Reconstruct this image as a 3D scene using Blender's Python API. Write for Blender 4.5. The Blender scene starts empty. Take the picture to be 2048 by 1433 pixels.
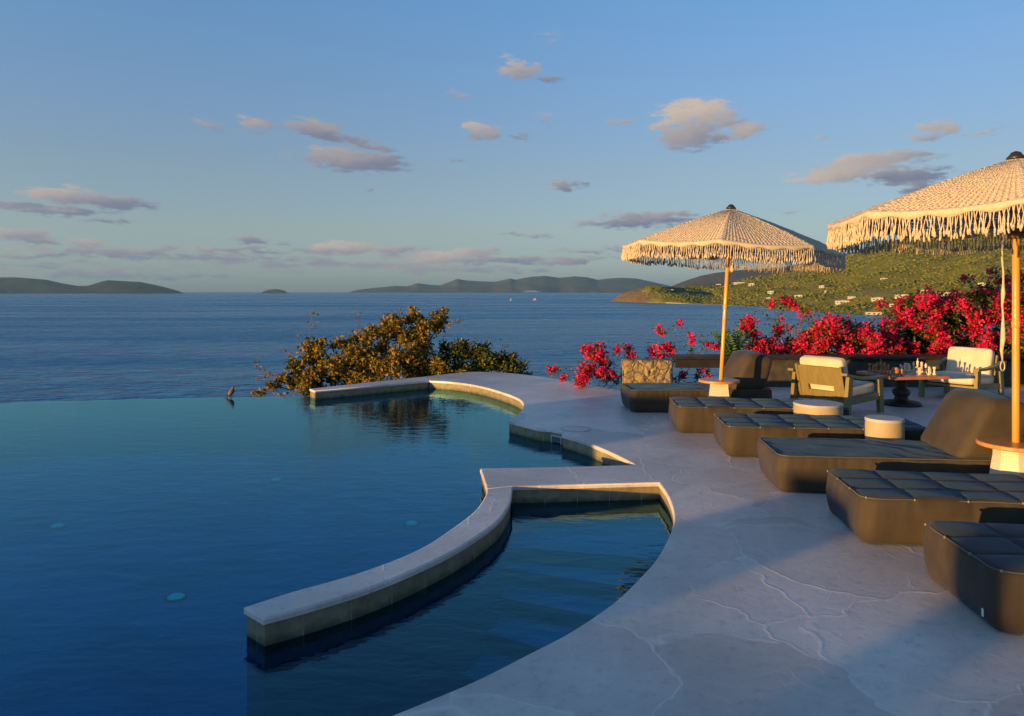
import bpy, bmesh, math, random
from math import sin, cos, pi, radians, atan, atan2, sqrt, exp
from mathutils import Vector, Matrix, noise
from mathutils.geometry import tessellate_polygon

random.seed(7)
S = bpy.context.scene
COL = S.collection

# ------------------------------------------------------------------ measures
F, CX, HY, EYE = 1480.0, 1024.0, 583.0, 1.65     # focal length, centre, eye line, eye height over the deck
SEA = -40.0                                       # sea level below the deck
ZW = -0.15                                        # pool water level
ZF = -1.05                                        # pool floor
HAZE = 2.1e-5                                     # sea air, per metre
SUN_EL = radians(3.5)
SUN_AZ = radians(234.0)                           # clockwise from +Y (view axis)


def P(px, py, z=0.0):
    Y = F * (EYE - z) / (py - HY)
    return Vector(((px - CX) * Y / F, Y, z))


# ------------------------------------------------------------------ tagging
def tag(o, label=None, cat=None, group=None, kind=None):
    if label: o['label'] = label
    if cat: o['category'] = cat
    if group: o['group'] = group
    if kind: o['kind'] = kind
    return o


def empty(name, loc, rz=0.0):
    o = bpy.data.objects.new(name, None)
    o.empty_display_size = 0.2
    o.location = loc
    o.rotation_euler = (0, 0, rz)
    COL.objects.link(o)
    return o


def children(o):
    return [c for c in list(COL.objects) if c.parent == o]


def copy_tree(o, parent=None):
    c = o.copy()
    COL.objects.link(c)
    if parent is not None:
        c.parent = parent
    for ch in children(o):
        copy_tree(ch, c)
    return c


# ------------------------------------------------------------------ mesh builder
class MB:
    def __init__(self):
        self.v, self.f, self.m, self.s = [], [], [], []
        self.uv = None

    def face(self, idx, mat=0, smooth=False):
        self.f.append(tuple(idx)); self.m.append(mat); self.s.append(smooth)

    def add(self, verts, faces, mat=0, smooth=False, M=None):
        b = len(self.v)
        for p in verts:
            p = Vector(p)
            self.v.append(M @ p if M else p)
        for f in faces:
            self.face([b + i for i in f], mat, smooth)

    def box(self, c, size, M=None, mat=0, bev=0.0):
        x, y, z = size[0] / 2, size[1] / 2, size[2] / 2
        c = Vector(c)
        if bev <= 0:
            vs = [c + Vector((sx * x, sy * y, sz * z)) for sz in (-1, 1) for sy in (-1, 1) for sx in (-1, 1)]
            fs = [(0, 2, 3, 1), (4, 5, 7, 6), (0, 1, 5, 4), (2, 6, 7, 3), (0, 4, 6, 2), (1, 3, 7, 5)]
            self.add(vs, fs, mat, False, M)
        else:
            bm = bmesh.new()
            bmesh.ops.create_cube(bm, size=1.0)
            for v in bm.verts:
                v.co = Vector((v.co.x * size[0], v.co.y * size[1], v.co.z * size[2])) + c
            bmesh.ops.bevel(bm, geom=bm.edges[:], offset=bev, segments=2, affect='EDGES', profile=0.6)
            bm.verts.index_update()
            self.add([v.co.copy() for v in bm.verts], [[v.index for v in f.verts] for f in bm.faces], mat, False, M)
            bm.free()

    def tube(self, pts, radii, n=8, mat=0, cap=True, smooth=True):
        pts = [Vector(p) for p in pts]
        if not isinstance(radii, (list, tuple)):
            radii = [radii] * len(pts)
        rings = []
        up = Vector((0.13, 0.21, 0.97)).normalized()
        for i, p in enumerate(pts):
            d = (pts[min(i + 1, len(pts) - 1)] - pts[max(i - 1, 0)])
            if d.length < 1e-9: d = Vector((0, 0, 1))
            d.normalize()
            a = d.cross(up)
            if a.length < 0.15: a = d.cross(Vector((1, 0, 0)))
            a.normalize(); b = d.cross(a)
            base = len(self.v)
            for k in range(n):
                t = 2 * pi * k / n
                self.v.append(p + (a * cos(t) + b * sin(t)) * radii[i])
            rings.append(base)
        for i in range(len(pts) - 1):
            for k in range(n):
                k2 = (k + 1) % n
                self.face((rings[i] + k, rings[i] + k2, rings[i + 1] + k2, rings[i + 1] + k), mat, smooth)
        if cap and n > 2:
            self.face([rings[0] + k for k in range(n)][::-1], mat)
            self.face([rings[-1] + k for k in range(n)], mat)

    def lathe(self, prof, n=24, c=(0, 0, 0), mat=0, smooth=True, M=None, rot=0.0):
        """prof: list of (r, z) bottom to top"""
        c = Vector(c)
        b = len(self.v)
        for r, z in prof:
            for k in range(n):
                t = 2 * pi * k / n + rot
                p = c + Vector((r * cos(t), r * sin(t), z))
                self.v.append(M @ p if M else p)
        for i in range(len(prof) - 1):
            for k in range(n):
                k2 = (k + 1) % n
                self.face((b + i * n + k, b + i * n + k2, b + (i + 1) * n + k2, b + (i + 1) * n + k), mat, smooth)
        if prof[0][0] > 1e-4: self.face([b + k for k in range(n)][::-1], mat)
        if prof[-1][0] > 1e-4: self.face([b + (len(prof) - 1) * n + k for k in range(n)], mat)

    def build(self, name, mats, parent=None, sharp=None):
        me = bpy.data.meshes.new(name)
        me.from_pydata([tuple(p) for p in self.v], [], self.f)
        if not isinstance(mats, (list, tuple)): mats = [mats]
        for m in mats: me.materials.append(m)
        me.polygons.foreach_set('material_index', self.m)
        me.polygons.foreach_set('use_smooth', self.s)
        me.update()
        if sharp is not None:
            try: me.set_sharp_from_angle(angle=radians(sharp))
            except Exception: pass
        o = bpy.data.objects.new(name, me)
        COL.objects.link(o)
        if parent is not None: o.parent = parent
        return o


def fill_poly(mb, pts, z, mat=0, up=True):
    """triangulate a simple 2-D polygon at height z"""
    vs = [Vector((p[0], p[1], 0)) for p in pts]
    tris = tessellate_polygon([vs])
    b = len(mb.v)
    for p in vs: mb.v.append(Vector((p.x, p.y, z)))
    for t in tris:
        a, c, d = [vs[i] for i in t]
        ccw = (c - a).cross(d - a).z > 0
        idx = [b + i for i in t]
        if ccw != up: idx.reverse()
        mb.face(idx, mat)


def catmull(pts, n=8):
    out = []
    for i in range(len(pts) - 1):
        p0 = pts[max(i - 1, 0)]; p1 = pts[i]; p2 = pts[i + 1]; p3 = pts[min(i + 2, len(pts) - 1)]
        for k in range(n):
            t = k / n
            out.append(0.5 * ((2 * p1) + (p2 - p0) * t + (2 * p0 - 5 * p1 + 4 * p2 - p3) * t * t + (3 * p1 - p0 - 3 * p2 + p3) * t ** 3))
    out.append(pts[-1])
    return out


def curve_px(lst, n=6, z=0.0):
    return catmull([Vector(P(a, b, z)[:2]) for a, b in lst], n)


def offset_path(pts, d):
    """shift an open 2-D path to its left by d"""
    out = []
    for i, p in enumerate(pts):
        ns = []
        if i > 0:
            e = (pts[i] - pts[i - 1]); 
            if e.length > 1e-6: e.normalize(); ns.append(Vector((-e.y, e.x)))
        if i < len(pts) - 1:
            e = (pts[i + 1] - pts[i]); 
            if e.length > 1e-6: e.normalize(); ns.append(Vector((-e.y, e.x)))
        n = sum(ns, Vector((0, 0)))
        if n.length < 1e-6: n = ns[0]
        n.normalize()
        k = max(0.35, n.dot(ns[0]))
        out.append(p + n * d / k)
    return out


# ------------------------------------------------------------------ materials
def mat_new(name):
    m = bpy.data.materials.new(name)
    m.use_nodes = True
    nt = m.node_tree
    b = nt.nodes['Principled BSDF']
    return m, nt, b


def N(nt, kind, **kw):
    n = nt.nodes.new(kind)
    for k, v in kw.items():
        if k in n.inputs.keys(): n.inputs[k].default_value = v
        else: setattr(n, k, v)
    return n


def L(nt, a, b): nt.links.new(a, b)


def ramp(nt, src, stops):
    r = nt.nodes.new('ShaderNodeValToRGB')
    el = r.color_ramp.elements
    el[0].position, el[0].color = stops[0][0], (*stops[0][1], 1)
    el[1].position, el[1].color = stops[1][0], (*stops[1][1], 1)
    for p, c in stops[2:]:
        e = el.new(p); e.color = (*c, 1)
    L(nt, src, r.inputs['Fac'])
    return r.outputs['Color']


def simple(name, c1, c2=None, scale=8.0, rough=0.6, bump=0.0, bscale=60.0, metal=0.0, stretch=None, sheen=0.0, detail=4, coords='Object', spec=None, bstretch=None):
    m, nt, b = mat_new(name)
    tc = N(nt, 'ShaderNodeTexCoord')
    src = tc.outputs[coords]
    if stretch:
        mp = N(nt, 'ShaderNodeMapping'); mp.inputs['Scale'].default_value = stretch
        L(nt, src, mp.inputs['Vector']); src = mp.outputs['Vector']
    if c2 is None: c2 = tuple(x * 0.8 for x in c1)
    nz = N(nt, 'ShaderNodeTexNoise', Scale=scale, Detail=detail); L(nt, src, nz.inputs['Vector'])
    L(nt, ramp(nt, nz.outputs['Fac'], [(0.3, c1), (0.7, c2)]), b.inputs['Base Color'])
    b.inputs['Roughness'].default_value = rough
    b.inputs['Metallic'].default_value = metal
    if spec is not None: b.inputs['Specular IOR Level'].default_value = spec
    if sheen: b.inputs['Sheen Weight'].default_value = sheen
    if bump:
        n2 = N(nt, 'ShaderNodeTexNoise', Scale=bscale, Detail=6); L(nt, src, n2.inputs['Vector'])
        if bstretch:
            mb2 = N(nt, 'ShaderNodeMapping'); mb2.inputs['Scale'].default_value = bstretch; L(nt, tc.outputs[coords], mb2.inputs['Vector']); L(nt, mb2.outputs[0], n2.inputs['Vector'])
        bp = N(nt, 'ShaderNodeBump', Strength=bump, Distance=0.01); L(nt, n2.outputs['Fac'], bp.inputs['Height'])
        L(nt, bp.outputs['Normal'], b.inputs['Normal'])
    return m


def flagstone(name='pale_flagstone', ca=(.63, .53, .46), cb=(.78, .665, .585)):
    m, nt, b = mat_new(name)
    tc = N(nt, 'ShaderNodeTexCoord'); src = tc.outputs['Object']
    # warped cells: irregular slabs of pale limestone
    nw = N(nt, 'ShaderNodeTexNoise', Scale=1.5, Detail=4, Roughness=.5); L(nt, src, nw.inputs['Vector'])
    sub = N(nt, 'ShaderNodeVectorMath', operation='SUBTRACT'); L(nt, nw.outputs['Color'], sub.inputs[0]); sub.inputs[1].default_value = (.5, .5, .5)
    sc = N(nt, 'ShaderNodeVectorMath', operation='SCALE'); L(nt, sub.outputs[0], sc.inputs[0]); sc.inputs['Scale'].default_value = .75
    ad = N(nt, 'ShaderNodeVectorMath', operation='ADD'); L(nt, src, ad.inputs[0]); L(nt, sc.outputs[0], ad.inputs[1])
    flat = N(nt, 'ShaderNodeMapping'); flat.inputs['Scale'].default_value = (1, 1, 0); L(nt, ad.outputs[0], flat.inputs['Vector'])
    vo = N(nt, 'ShaderNodeTexVoronoi', feature='DISTANCE_TO_EDGE', Scale=1.35); L(nt, flat.outputs[0], vo.inputs['Vector'])
    vc = N(nt, 'ShaderNodeTexVoronoi', feature='F1', Scale=1.35); L(nt, flat.outputs[0], vc.inputs['Vector'])
    jw = N(nt, 'ShaderNodeMapRange'); L(nt, vo.outputs['Distance'], jw.inputs['Value'])
    jw.inputs['From Min'].default_value = 0.0; jw.inputs['From Max'].default_value = .017; jw.inputs['To Min'].default_value = 1; jw.inputs['To Max'].default_value = 0
    # joints fade in and out
    nf = N(nt, 'ShaderNodeTexNoise', Scale=1.7, Detail=3); L(nt, src, nf.inputs['Vector'])
    fm = N(nt, 'ShaderNodeMapRange'); L(nt, nf.outputs['Fac'], fm.inputs['Value']); fm.inputs['From Min'].default_value = .30; fm.inputs['From Max'].default_value = .50
    jm = N(nt, 'ShaderNodeMath', operation='MULTIPLY'); L(nt, jw.outputs[0], jm.inputs[0]); L(nt, fm.outputs[0], jm.inputs[1])
    n1 = N(nt, 'ShaderNodeTexNoise', Scale=.9, Detail=6, Roughness=.6); L(nt, src, n1.inputs['Vector'])
    n3 = N(nt, 'ShaderNodeTexNoise', Scale=14, Detail=8, Roughness=.7); L(nt, src, n3.inputs['Vector'])
    base = ramp(nt, n1.outputs['Fac'], [(.30, tuple(x * .84 for x in ca)), (.66, cb)])
    fine = ramp(nt, n3.outputs['Fac'], [(.28, (.58, .58, .60)), (.45, (.93, .93, .94)), (.75, (1.07, 1.05, 1.03))])
    mx = N(nt, 'ShaderNodeMix', data_type='RGBA', blend_type='MULTIPLY'); mx.inputs['Factor'].default_value = .8
    L(nt, base, mx.inputs['A']); L(nt, fine, mx.inputs['B'])
    hsv = N(nt, 'ShaderNodeMapRange'); L(nt, vc.outputs['Color'], hsv.inputs['Value']); hsv.inputs['To Min'].default_value = .80; hsv.inputs['To Max'].default_value = 1.12
    m2 = N(nt, 'ShaderNodeVectorMath', operation='SCALE'); L(nt, mx.outputs['Result'], m2.inputs[0]); L(nt, hsv.outputs[0], m2.inputs['Scale'])
    # a finer, fainter net of joints between the big slabs
    v2 = N(nt, 'ShaderNodeTexVoronoi', feature='DISTANCE_TO_EDGE', Scale=2.7); L(nt, flat.outputs[0], v2.inputs['Vector'])
    w2_ = N(nt, 'ShaderNodeMapRange'); L(nt, v2.outputs['Distance'], w2_.inputs['Value']); w2_.inputs['From Max'].default_value = .020; w2_.inputs['To Min'].default_value = 1; w2_.inputs['To Max'].default_value = 0
    nf2 = N(nt, 'ShaderNodeTexNoise', Scale=2.3, Detail=4); L(nt, src, nf2.inputs['Vector'])
    fm2 = N(nt, 'ShaderNodeMapRange'); L(nt, nf2.outputs['Fac'], fm2.inputs['Value']); fm2.inputs['From Min'].default_value = .46; fm2.inputs['From Max'].default_value = .64; fm2.inputs['To Max'].default_value = .6
    j2 = N(nt, 'ShaderNodeMath', operation='MULTIPLY'); L(nt, w2_.outputs[0], j2.inputs[0]); L(nt, fm2.outputs[0], j2.inputs[1])
    jx = N(nt, 'ShaderNodeMath', operation='MAXIMUM'); L(nt, jm.outputs[0], jx.inputs[0]); L(nt, j2.outputs[0], jx.inputs[1]); jm = jx
    jf = N(nt, 'ShaderNodeMath', operation='MULTIPLY'); L(nt, jm.outputs[0], jf.inputs[0]); jf.inputs[1].default_value = .5
    jc = N(nt, 'ShaderNodeMix', data_type='RGBA'); L(nt, jf.outputs[0], jc.inputs['Factor']); L(nt, m2.outputs[0], jc.inputs['A']); jc.inputs['B'].default_value = (.86, .76, .68, 1)
    # dark pits and stains
    st = N(nt, 'ShaderNodeTexNoise', Scale=5.5, Detail=10, Roughness=.78); L(nt, src, st.inputs['Vector'])
    sm = N(nt, 'ShaderNodeMapRange'); L(nt, st.outputs['Fac'], sm.inputs['Value']); sm.inputs['From Min'].default_value = .60; sm.inputs['From Max'].default_value = .70; sm.inputs['To Max'].default_value = .7
    sx = N(nt, 'ShaderNodeMix', data_type='RGBA'); L(nt, sm.outputs[0], sx.inputs['Factor']); L(nt, jc.outputs['Result'], sx.inputs['A']); sx.inputs['B'].default_value = (.20, .19, .185, 1)
    L(nt, sx.outputs['Result'], b.inputs['Base Color'])
    b.inputs['Roughness'].default_value = .42
    b.inputs['Specular IOR Level'].default_value = .6
    h1 = N(nt, 'ShaderNodeMath', operation='MULTIPLY_ADD'); L(nt, jm.outputs[0], h1.inputs[0]); h1.inputs[1].default_value = .38
    h2 = N(nt, 'ShaderNodeMath', operation='MULTIPLY'); L(nt, n3.outputs['Fac'], h2.inputs[0]); h2.inputs[1].default_value = .55
    L(nt, h2.outputs[0], h1.inputs[2])
    bp = N(nt, 'ShaderNodeBump', Strength=.6, Distance=.006); L(nt, h1.outputs[0], bp.inputs['Height'])
    L(nt, bp.outputs['Normal'], b.inputs['Normal'])
    return m


def tile_wall():
    """greenish stone tiles of the pool side, weathered darker and green at the waterline"""
    m, nt, b = mat_new('pool_wall_stone')
    tc = N(nt, 'ShaderNodeTexCoord'); src = tc.outputs['Object']
    n1 = N(nt, 'ShaderNodeTexNoise', Scale=9, Detail=7, Roughness=.65); L(nt, src, n1.inputs['Vector'])
    base = ramp(nt, n1.outputs['Fac'], [(.3, (.15, .125, .07)), (.7, (.29, .245, .14))])
    sep = N(nt, 'ShaderNodeSeparateXYZ'); L(nt, src, sep.inputs[0])
    uvn = N(nt, 'ShaderNodeUVMap', uv_map='run')
    su = N(nt, 'ShaderNodeSeparateXYZ'); L(nt, uvn.outputs[0], su.inputs[0])
    # upright joints every 0.28 m along the wall
    mm = N(nt, 'ShaderNodeMath', operation='PINGPONG'); L(nt, su.outputs['X'], mm.inputs[0]); mm.inputs[1].default_value = .14
    jj = N(nt, 'ShaderNodeMath', operation='LESS_THAN'); L(nt, mm.outputs[0], jj.inputs[0]); jj.inputs[1].default_value = .0035
    # algae line: noise-edged, near the water
    an = N(nt, 'ShaderNodeTexNoise', Scale=14, Detail=5); L(nt, src, an.inputs['Vector'])
    az = N(nt, 'ShaderNodeMath', operation='MULTIPLY_ADD'); L(nt, an.outputs['Fac'], az.inputs[0]); az.inputs[1].default_value = -.09; L(nt, sep.outputs['Z'], az.inputs[2])
    am = N(nt, 'ShaderNodeMapRange'); L(nt, az.outputs[0], am.inputs['Value']); am.inputs['From Min'].default_value = ZW + .05 - .045; am.inputs['From Max'].default_value = ZW - .045; am.inputs['To Max'].default_value = .85
    mx = N(nt, 'ShaderNodeMix', data_type='RGBA'); L(nt, am.outputs[0], mx.inputs['Factor']); L(nt, base, mx.inputs['A']); mx.inputs['B'].default_value = (.055, .06, .035, 1)
    m2 = N(nt, 'ShaderNodeMix', data_type='RGBA'); L(nt, jj.outputs[0], m2.inputs['Factor']); L(nt, mx.outputs['Result'], m2.inputs['A']); m2.inputs['B'].default_value = (.26, .23, .16, 1)
    # blue tiling under the water
    bl = N(nt, 'ShaderNodeMath', operation='LESS_THAN'); L(nt, sep.outputs['Z'], bl.inputs[0]); bl.inputs[1].default_value = ZW - .05
    m3 = N(nt, 'ShaderNodeMix', data_type='RGBA'); L(nt, bl.outputs[0], m3.inputs['Factor']); L(nt, m2.outputs['Result'], m3.inputs['A']); m3.inputs['B'].default_value = (.006, .16, .27, 1)
    L(nt, m3.outputs['Result'], b.inputs['Base Color'])
    b.inputs['Roughness'].default_value = .6
    bp = N(nt, 'ShaderNodeBump', Strength=.4, Distance=.008); L(nt, n1.outputs['Fac'], bp.inputs['Height']); L(nt, bp.outputs['Normal'], b.inputs['Normal'])
    return m


def water_mat():
    m, nt, b = mat_new('pool_water')
    nt.nodes.remove(b)
    out = nt.nodes['Material Output']
    tc = N(nt, 'ShaderNodeTexCoord')
    mp = N(nt, 'ShaderNodeMapping'); mp.inputs['Scale'].default_value = (2.2, 4.2, 1); mp.inputs['Rotation'].default_value = (0, 0, radians(8)); L(nt, tc.outputs['Object'], mp.inputs['Vector'])
    n1 = N(nt, 'ShaderNodeTexNoise', Scale=1.6, Detail=3, Roughness=.55, Distortion=.3); L(nt, mp.outputs[0], n1.inputs['Vector'])
    mq = N(nt, 'ShaderNodeMapping'); mq.inputs['Scale'].default_value = (7, 15, 1); mq.inputs['Rotation'].default_value = (0, 0, radians(-6)); L(nt, tc.outputs['Object'], mq.inputs['Vector'])
    nq = N(nt, 'ShaderNodeTexNoise', Scale=1.0, Detail=3, Roughness=.6, Distortion=.4); L(nt, mq.outputs[0], nq.inputs['Vector'])
    hq = N(nt, 'ShaderNodeMath', operation='MULTIPLY_ADD'); L(nt, nq.outputs['Fac'], hq.inputs[0]); hq.inputs[1].default_value = .16; L(nt, n1.outputs['Fac'], hq.inputs[2])
    bp = N(nt, 'ShaderNodeBump', Strength=.085, Distance=.05); L(nt, hq.outputs[0], bp.inputs['Height'])
    fr = N(nt, 'ShaderNodeFresnel', IOR=1.5); L(nt, bp.outputs[0], fr.inputs['Normal'])
    tr = N(nt, 'ShaderNodeBsdfTransparent'); tr.inputs['Color'].default_value = (.02, .70, .96, 1)
    gl = N(nt, 'ShaderNodeBsdfGlossy', Roughness=.02); gl.inputs['Color'].default_value = (.44, .94, 1, 1); L(nt, bp.outputs[0], gl.inputs['Normal'])
    mx = N(nt, 'ShaderNodeMixShader'); L(nt, fr.outputs[0], mx.inputs[0]); L(nt, tr.outputs[0], mx.inputs[1]); L(nt, gl.outputs[0], mx.inputs[2])
    L(nt, mx.outputs[0], out.inputs['Surface'])
    return m


def sea_mat():
    m, nt, b = mat_new('sea_water')
    tc = N(nt, 'ShaderNodeTexCoord')
    b.inputs['Base Color'].default_value = (.001, .19, .34, 1)
    b.inputs['Specular IOR Level'].default_value = .22
    b.inputs['Specular Tint'].default_value = (.35, .82, 1, 1)
    b.inputs['Roughness'].default_value = .22
    b.inputs['IOR'].default_value = 1.33
    hs = None
    for sc, k, rot in ((.30, 1.3, 20), (.07, 4.0, -12), (.012, 7.0, 10)):
        mp = N(nt, 'ShaderNodeMapping'); mp.inputs['Scale'].default_value = (sc * .55, sc, 1); mp.inputs['Rotation'].default_value = (0, 0, radians(rot)); L(nt, tc.outputs['Object'], mp.inputs['Vector'])
        n1 = N(nt, 'ShaderNodeTexNoise', Scale=1.0, Detail=4, Roughness=.6); L(nt, mp.outputs[0], n1.inputs['Vector'])
        h = N(nt, 'ShaderNodeMath', operation='MULTIPLY'); L(nt, n1.outputs['Fac'], h.inputs[0]); h.inputs[1].default_value = k
        if hs is None: hs = h
        else:
            a = N(nt, 'ShaderNodeMath', operation='ADD'); L(nt, hs.outputs[0], a.inputs[0]); L(nt, h.outputs[0], a.inputs[1]); hs = a
    mpc = N(nt, 'ShaderNodeMapping'); mpc.inputs['Scale'].default_value = (.05, .16, 1); mpc.inputs['Rotation'].default_value = (0, 0, radians(12)); L(nt, tc.outputs['Object'], mpc.inputs['Vector'])
    nc = N(nt, 'ShaderNodeTexNoise', Scale=1.0, Detail=7, Roughness=.7); L(nt, mpc.outputs[0], nc.inputs['Vector'])
    L(nt, ramp(nt, nc.outputs['Fac'], [(.40, (.0003, .09, .26)), (.60, (.001, .28, .52))]), b.inputs['Base Color'])  # light and dark of the wave facets painted into the water colour
    bp = N(nt, 'ShaderNodeBump', Strength=1.0, Distance=3.0); L(nt, hs.outputs[0], bp.inputs['Height'])
    L(nt, bp.outputs[0], b.inputs['Normal'])
    # wind streaks: broad patches of different ripple
    mp = N(nt, 'ShaderNodeMapping'); mp.inputs['Scale'].default_value = (.0012, .006, 1); mp.inputs['Rotation'].default_value = (0, 0, radians(-14)); L(nt, tc.outputs['Object'], mp.inputs['Vector'])
    n2 = N(nt, 'ShaderNodeTexNoise', Scale=1.0, Detail=4); L(nt, mp.outputs[0], n2.inputs['Vector'])
    r = N(nt, 'ShaderNodeMapRange'); L(nt, n2.outputs['Fac'], r.inputs['Value']); r.inputs['From Min'].default_value = .35; r.inputs['From Max'].default_value = .65; r.inputs['To Min'].default_value = .16; r.inputs['To Max'].default_value = .36
    L(nt, r.outputs[0], b.inputs['Roughness'])
    return m


def leaf_mat(name, c, c2, trans=.25, rough=.5):
    m, nt, b = mat_new(name)
    out = nt.nodes['Material Output']
    tc = N(nt, 'ShaderNodeTexCoord')
    nz = N(nt, 'ShaderNodeTexNoise', Scale=7.0, Detail=3); L(nt, tc.outputs['Object'], nz.inputs['Vector'])
    col = ramp(nt, nz.outputs['Fac'], [(.35, c), (.65, c2)])
    L(nt, col, b.inputs['Base Color']); b.inputs['Roughness'].default_value = rough
    b.inputs['Specular IOR Level'].default_value = .3
    t = N(nt, 'ShaderNodeBsdfTranslucent'); L(nt, col, t.inputs['Color'])
    mx = N(nt, 'ShaderNodeMixShader'); mx.inputs[0].default_value = trans
    L(nt, b.outputs[0], mx.inputs[1]); L(nt, t.outputs[0], mx.inputs[2]); L(nt, mx.outputs[0], out.inputs['Surface'])
    return m


def wood_mat(name, c1, c2, axis=2, rough=.45, scale=6):
    st = [14, 14, 14]; st[axis] = 1.2
    return simple(name, c1, c2, scale=scale / 3, rough=rough, bump=.12, bscale=9, stretch=tuple(st))


M = {}
M['deck'] = flagstone()
M['coping'] = flagstone('pale_coping_stone', (.72, .62, .55), (.84, .73, .66))
M['tile'] = tile_wall()
M['poolfloor'] = simple('blue_pool_tile', (.002, .24, .40), (.004, .44, .66), scale=1.3, rough=.7, detail=8)
M['water'] = water_mat()
M['sea'] = sea_mat()
M['fabric'] = simple('charcoal_outdoor_fabric', (.040, .030, .019), (.066, .050, .032), scale=4, rough=.8, bump=.35, bscale=1.0, spec=.25, sheen=.16, bstretch=(13, 13, 7))
M['cover'] = simple('smooth_dark_cover', (.042, .032, .021), (.070, .053, .034), scale=3, rough=.75, bump=.55, bscale=1.0, spec=.25, sheen=.16, bstretch=(8, 8, 6))
for k_ in ('fabric', 'cover'):
    M[k_].node_tree.nodes['Principled BSDF'].inputs['Sheen Tint'].default_value = (.12, .42, 1.0, 1)
    M[k_].node_tree.nodes['Principled BSDF'].inputs['Sheen Roughness'].default_value = .4
M['button'] = simple('tan_button', (.20, .16, .10), rough=.45)
M['piping'] = simple('dark_piping', (.10, .09, .075), rough=.7)
M['tagwhite'] = simple('white_tag', (.75, .75, .73), rough=.6)
M['pole'] = wood_mat('honey_wood_pole', (.58, .25, .045), (.70, .34, .075), 2, .3)
M['tabletop'] = simple('oiled_teak', (.46, .19, .045), (.60, .27, .075), scale=2.5, rough=.35, bump=.1, bscale=10, stretch=(2, 22, 2))
M['whitebase'] = simple('white_plaster_base', (.60, .50, .38), (.68, .58, .45), scale=6, rough=.65, bump=.1, bscale=40)
M['crochet'] = simple('cream_cotton_cord', (.54, .44, .31), (.66, .55, .40), scale=30, rough=.9, bump=.6, bscale=160)
M['finial'] = simple('dark_bronze', (.03, .025, .02), rough=.4)
M['rib'] = wood_mat('dark_rib_wood', (.20, .08, .025), (.28, .12, .04), 0, .45)
M['chairwood'] = simple('olive_teak', (.17, .13, .045), (.23, .175, .065), scale=2.2, rough=.5, bump=.12, bscale=14, stretch=(3, 12, 3))
M['cushion'] = simple('cream_canvas', (.57, .46, .33), (.66, .54, .40), scale=7, rough=.85, bump=.25, bscale=120, sheen=.15)
M['drum'] = simple('sandy_drum_stone', (.34, .26, .155), (.43, .34, .21), scale=5, rough=.75, bump=.2, bscale=35)
M['drumtop'] = simple('grey_stone_top', (.36, .34, .32), (.44, .41, .39), scale=8, rough=.6)
M['reddish'] = simple('red_brown_wood', (.32, .10, .04), (.45, .16, .06), scale=2, rough=.4, bump=.1, bscale=10, stretch=(3, 18, 3))
M['darkwood'] = simple('dark_wood', (.012, .008, .006), (.026, .017, .012), scale=3, rough=.55, bump=.15, bscale=12, stretch=(2, 14, 6))  # dark wood, lowered further to carry the shade on the ledge
M['chessbrown'] = simple('brown_turned_wood', (.34, .12, .04), (.44, .17, .06), scale=9, rough=.4)
M['chesswhite'] = simple('pale_turned_wood', (.62, .50, .33), (.70, .58, .40), scale=9, rough=.4)
M['bark'] = simple('grey_brown_bark', (.10, .075, .05), (.17, .12, .08), scale=10, rough=.9, bump=.5, bscale=30)
M['feather'] = simple('rusty_brown_feathers', (.17, .075, .035), (.25, .12, .06), scale=40, rough=.8)
M['featherdark'] = simple('dark_feathers', (.035, .028, .026), (.06, .045, .04), scale=40, rough=.8)
M['beak'] = simple('dark_beak', (.03, .028, .028), rough=.5)
M['l_amber'] = leaf_mat('sunlit_amber_leaf', (.42, .21, .028), (.52, .26, .035), .35)  # orange sunlight on the bush is raised into this leaf colour
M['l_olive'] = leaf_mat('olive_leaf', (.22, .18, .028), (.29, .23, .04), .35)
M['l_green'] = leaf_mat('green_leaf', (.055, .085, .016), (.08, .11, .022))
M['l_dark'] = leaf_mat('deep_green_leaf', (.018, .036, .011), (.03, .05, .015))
M['l_fern'] = leaf_mat('fern_leaf', (.045, .11, .025), (.07, .15, .035))
M['fl_red'] = leaf_mat('crimson_bract', (.70, .010, .085), (.80, .022, .11), .22)
M['fl_pink'] = leaf_mat('magenta_bract', (.72, .016, .15), (.56, .008, .06), .22)
M['fl_deep'] = leaf_mat('deep_red_bract', (.40, .006, .03), (.50, .01, .045), .2)
M['white'] = simple('white_render', (.55, .52, .47), rough=.7)
M['roof_white'] = simple('pale_roof', (.48, .46, .42), rough=.6)
M['roof_red'] = simple('terracotta_roof', (.34, .14, .08), rough=.8)
M['pane'] = simple('dark_window', (.08, .09, .10), rough=.15)
M['sand'] = simple('sand', (.46, .36, .22), (.52, .42, .27), scale=.03, rough=.9)
M['steel'] = simple('brushed_steel', (.30, .31, .32), rough=.35, metal=.8)


def emit_mat(name, col, strength, base=(.3, .6, .7)):
    m, nt, b = mat_new(name)
    b.inputs['Base Color'].default_value = (*base, 1)
    b.inputs['Emission Color'].default_value = (*col, 1)
    b.inputs['Emission Strength'].default_value = strength
    tc = N(nt, 'ShaderNodeTexCoord'); nz = N(nt, 'ShaderNodeTexNoise', Scale=12.0); L(nt, tc.outputs['Object'], nz.inputs['Vector'])
    L(nt, ramp(nt, nz.outputs['Fac'], [(.3, base), (.7, tuple(x * .8 for x in base))]), b.inputs['Base Color'])
    return m


M['lamp'] = emit_mat('lit_pool_lens', (.10, .75, 1.0), .035, (.07, .32, .38))


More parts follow.
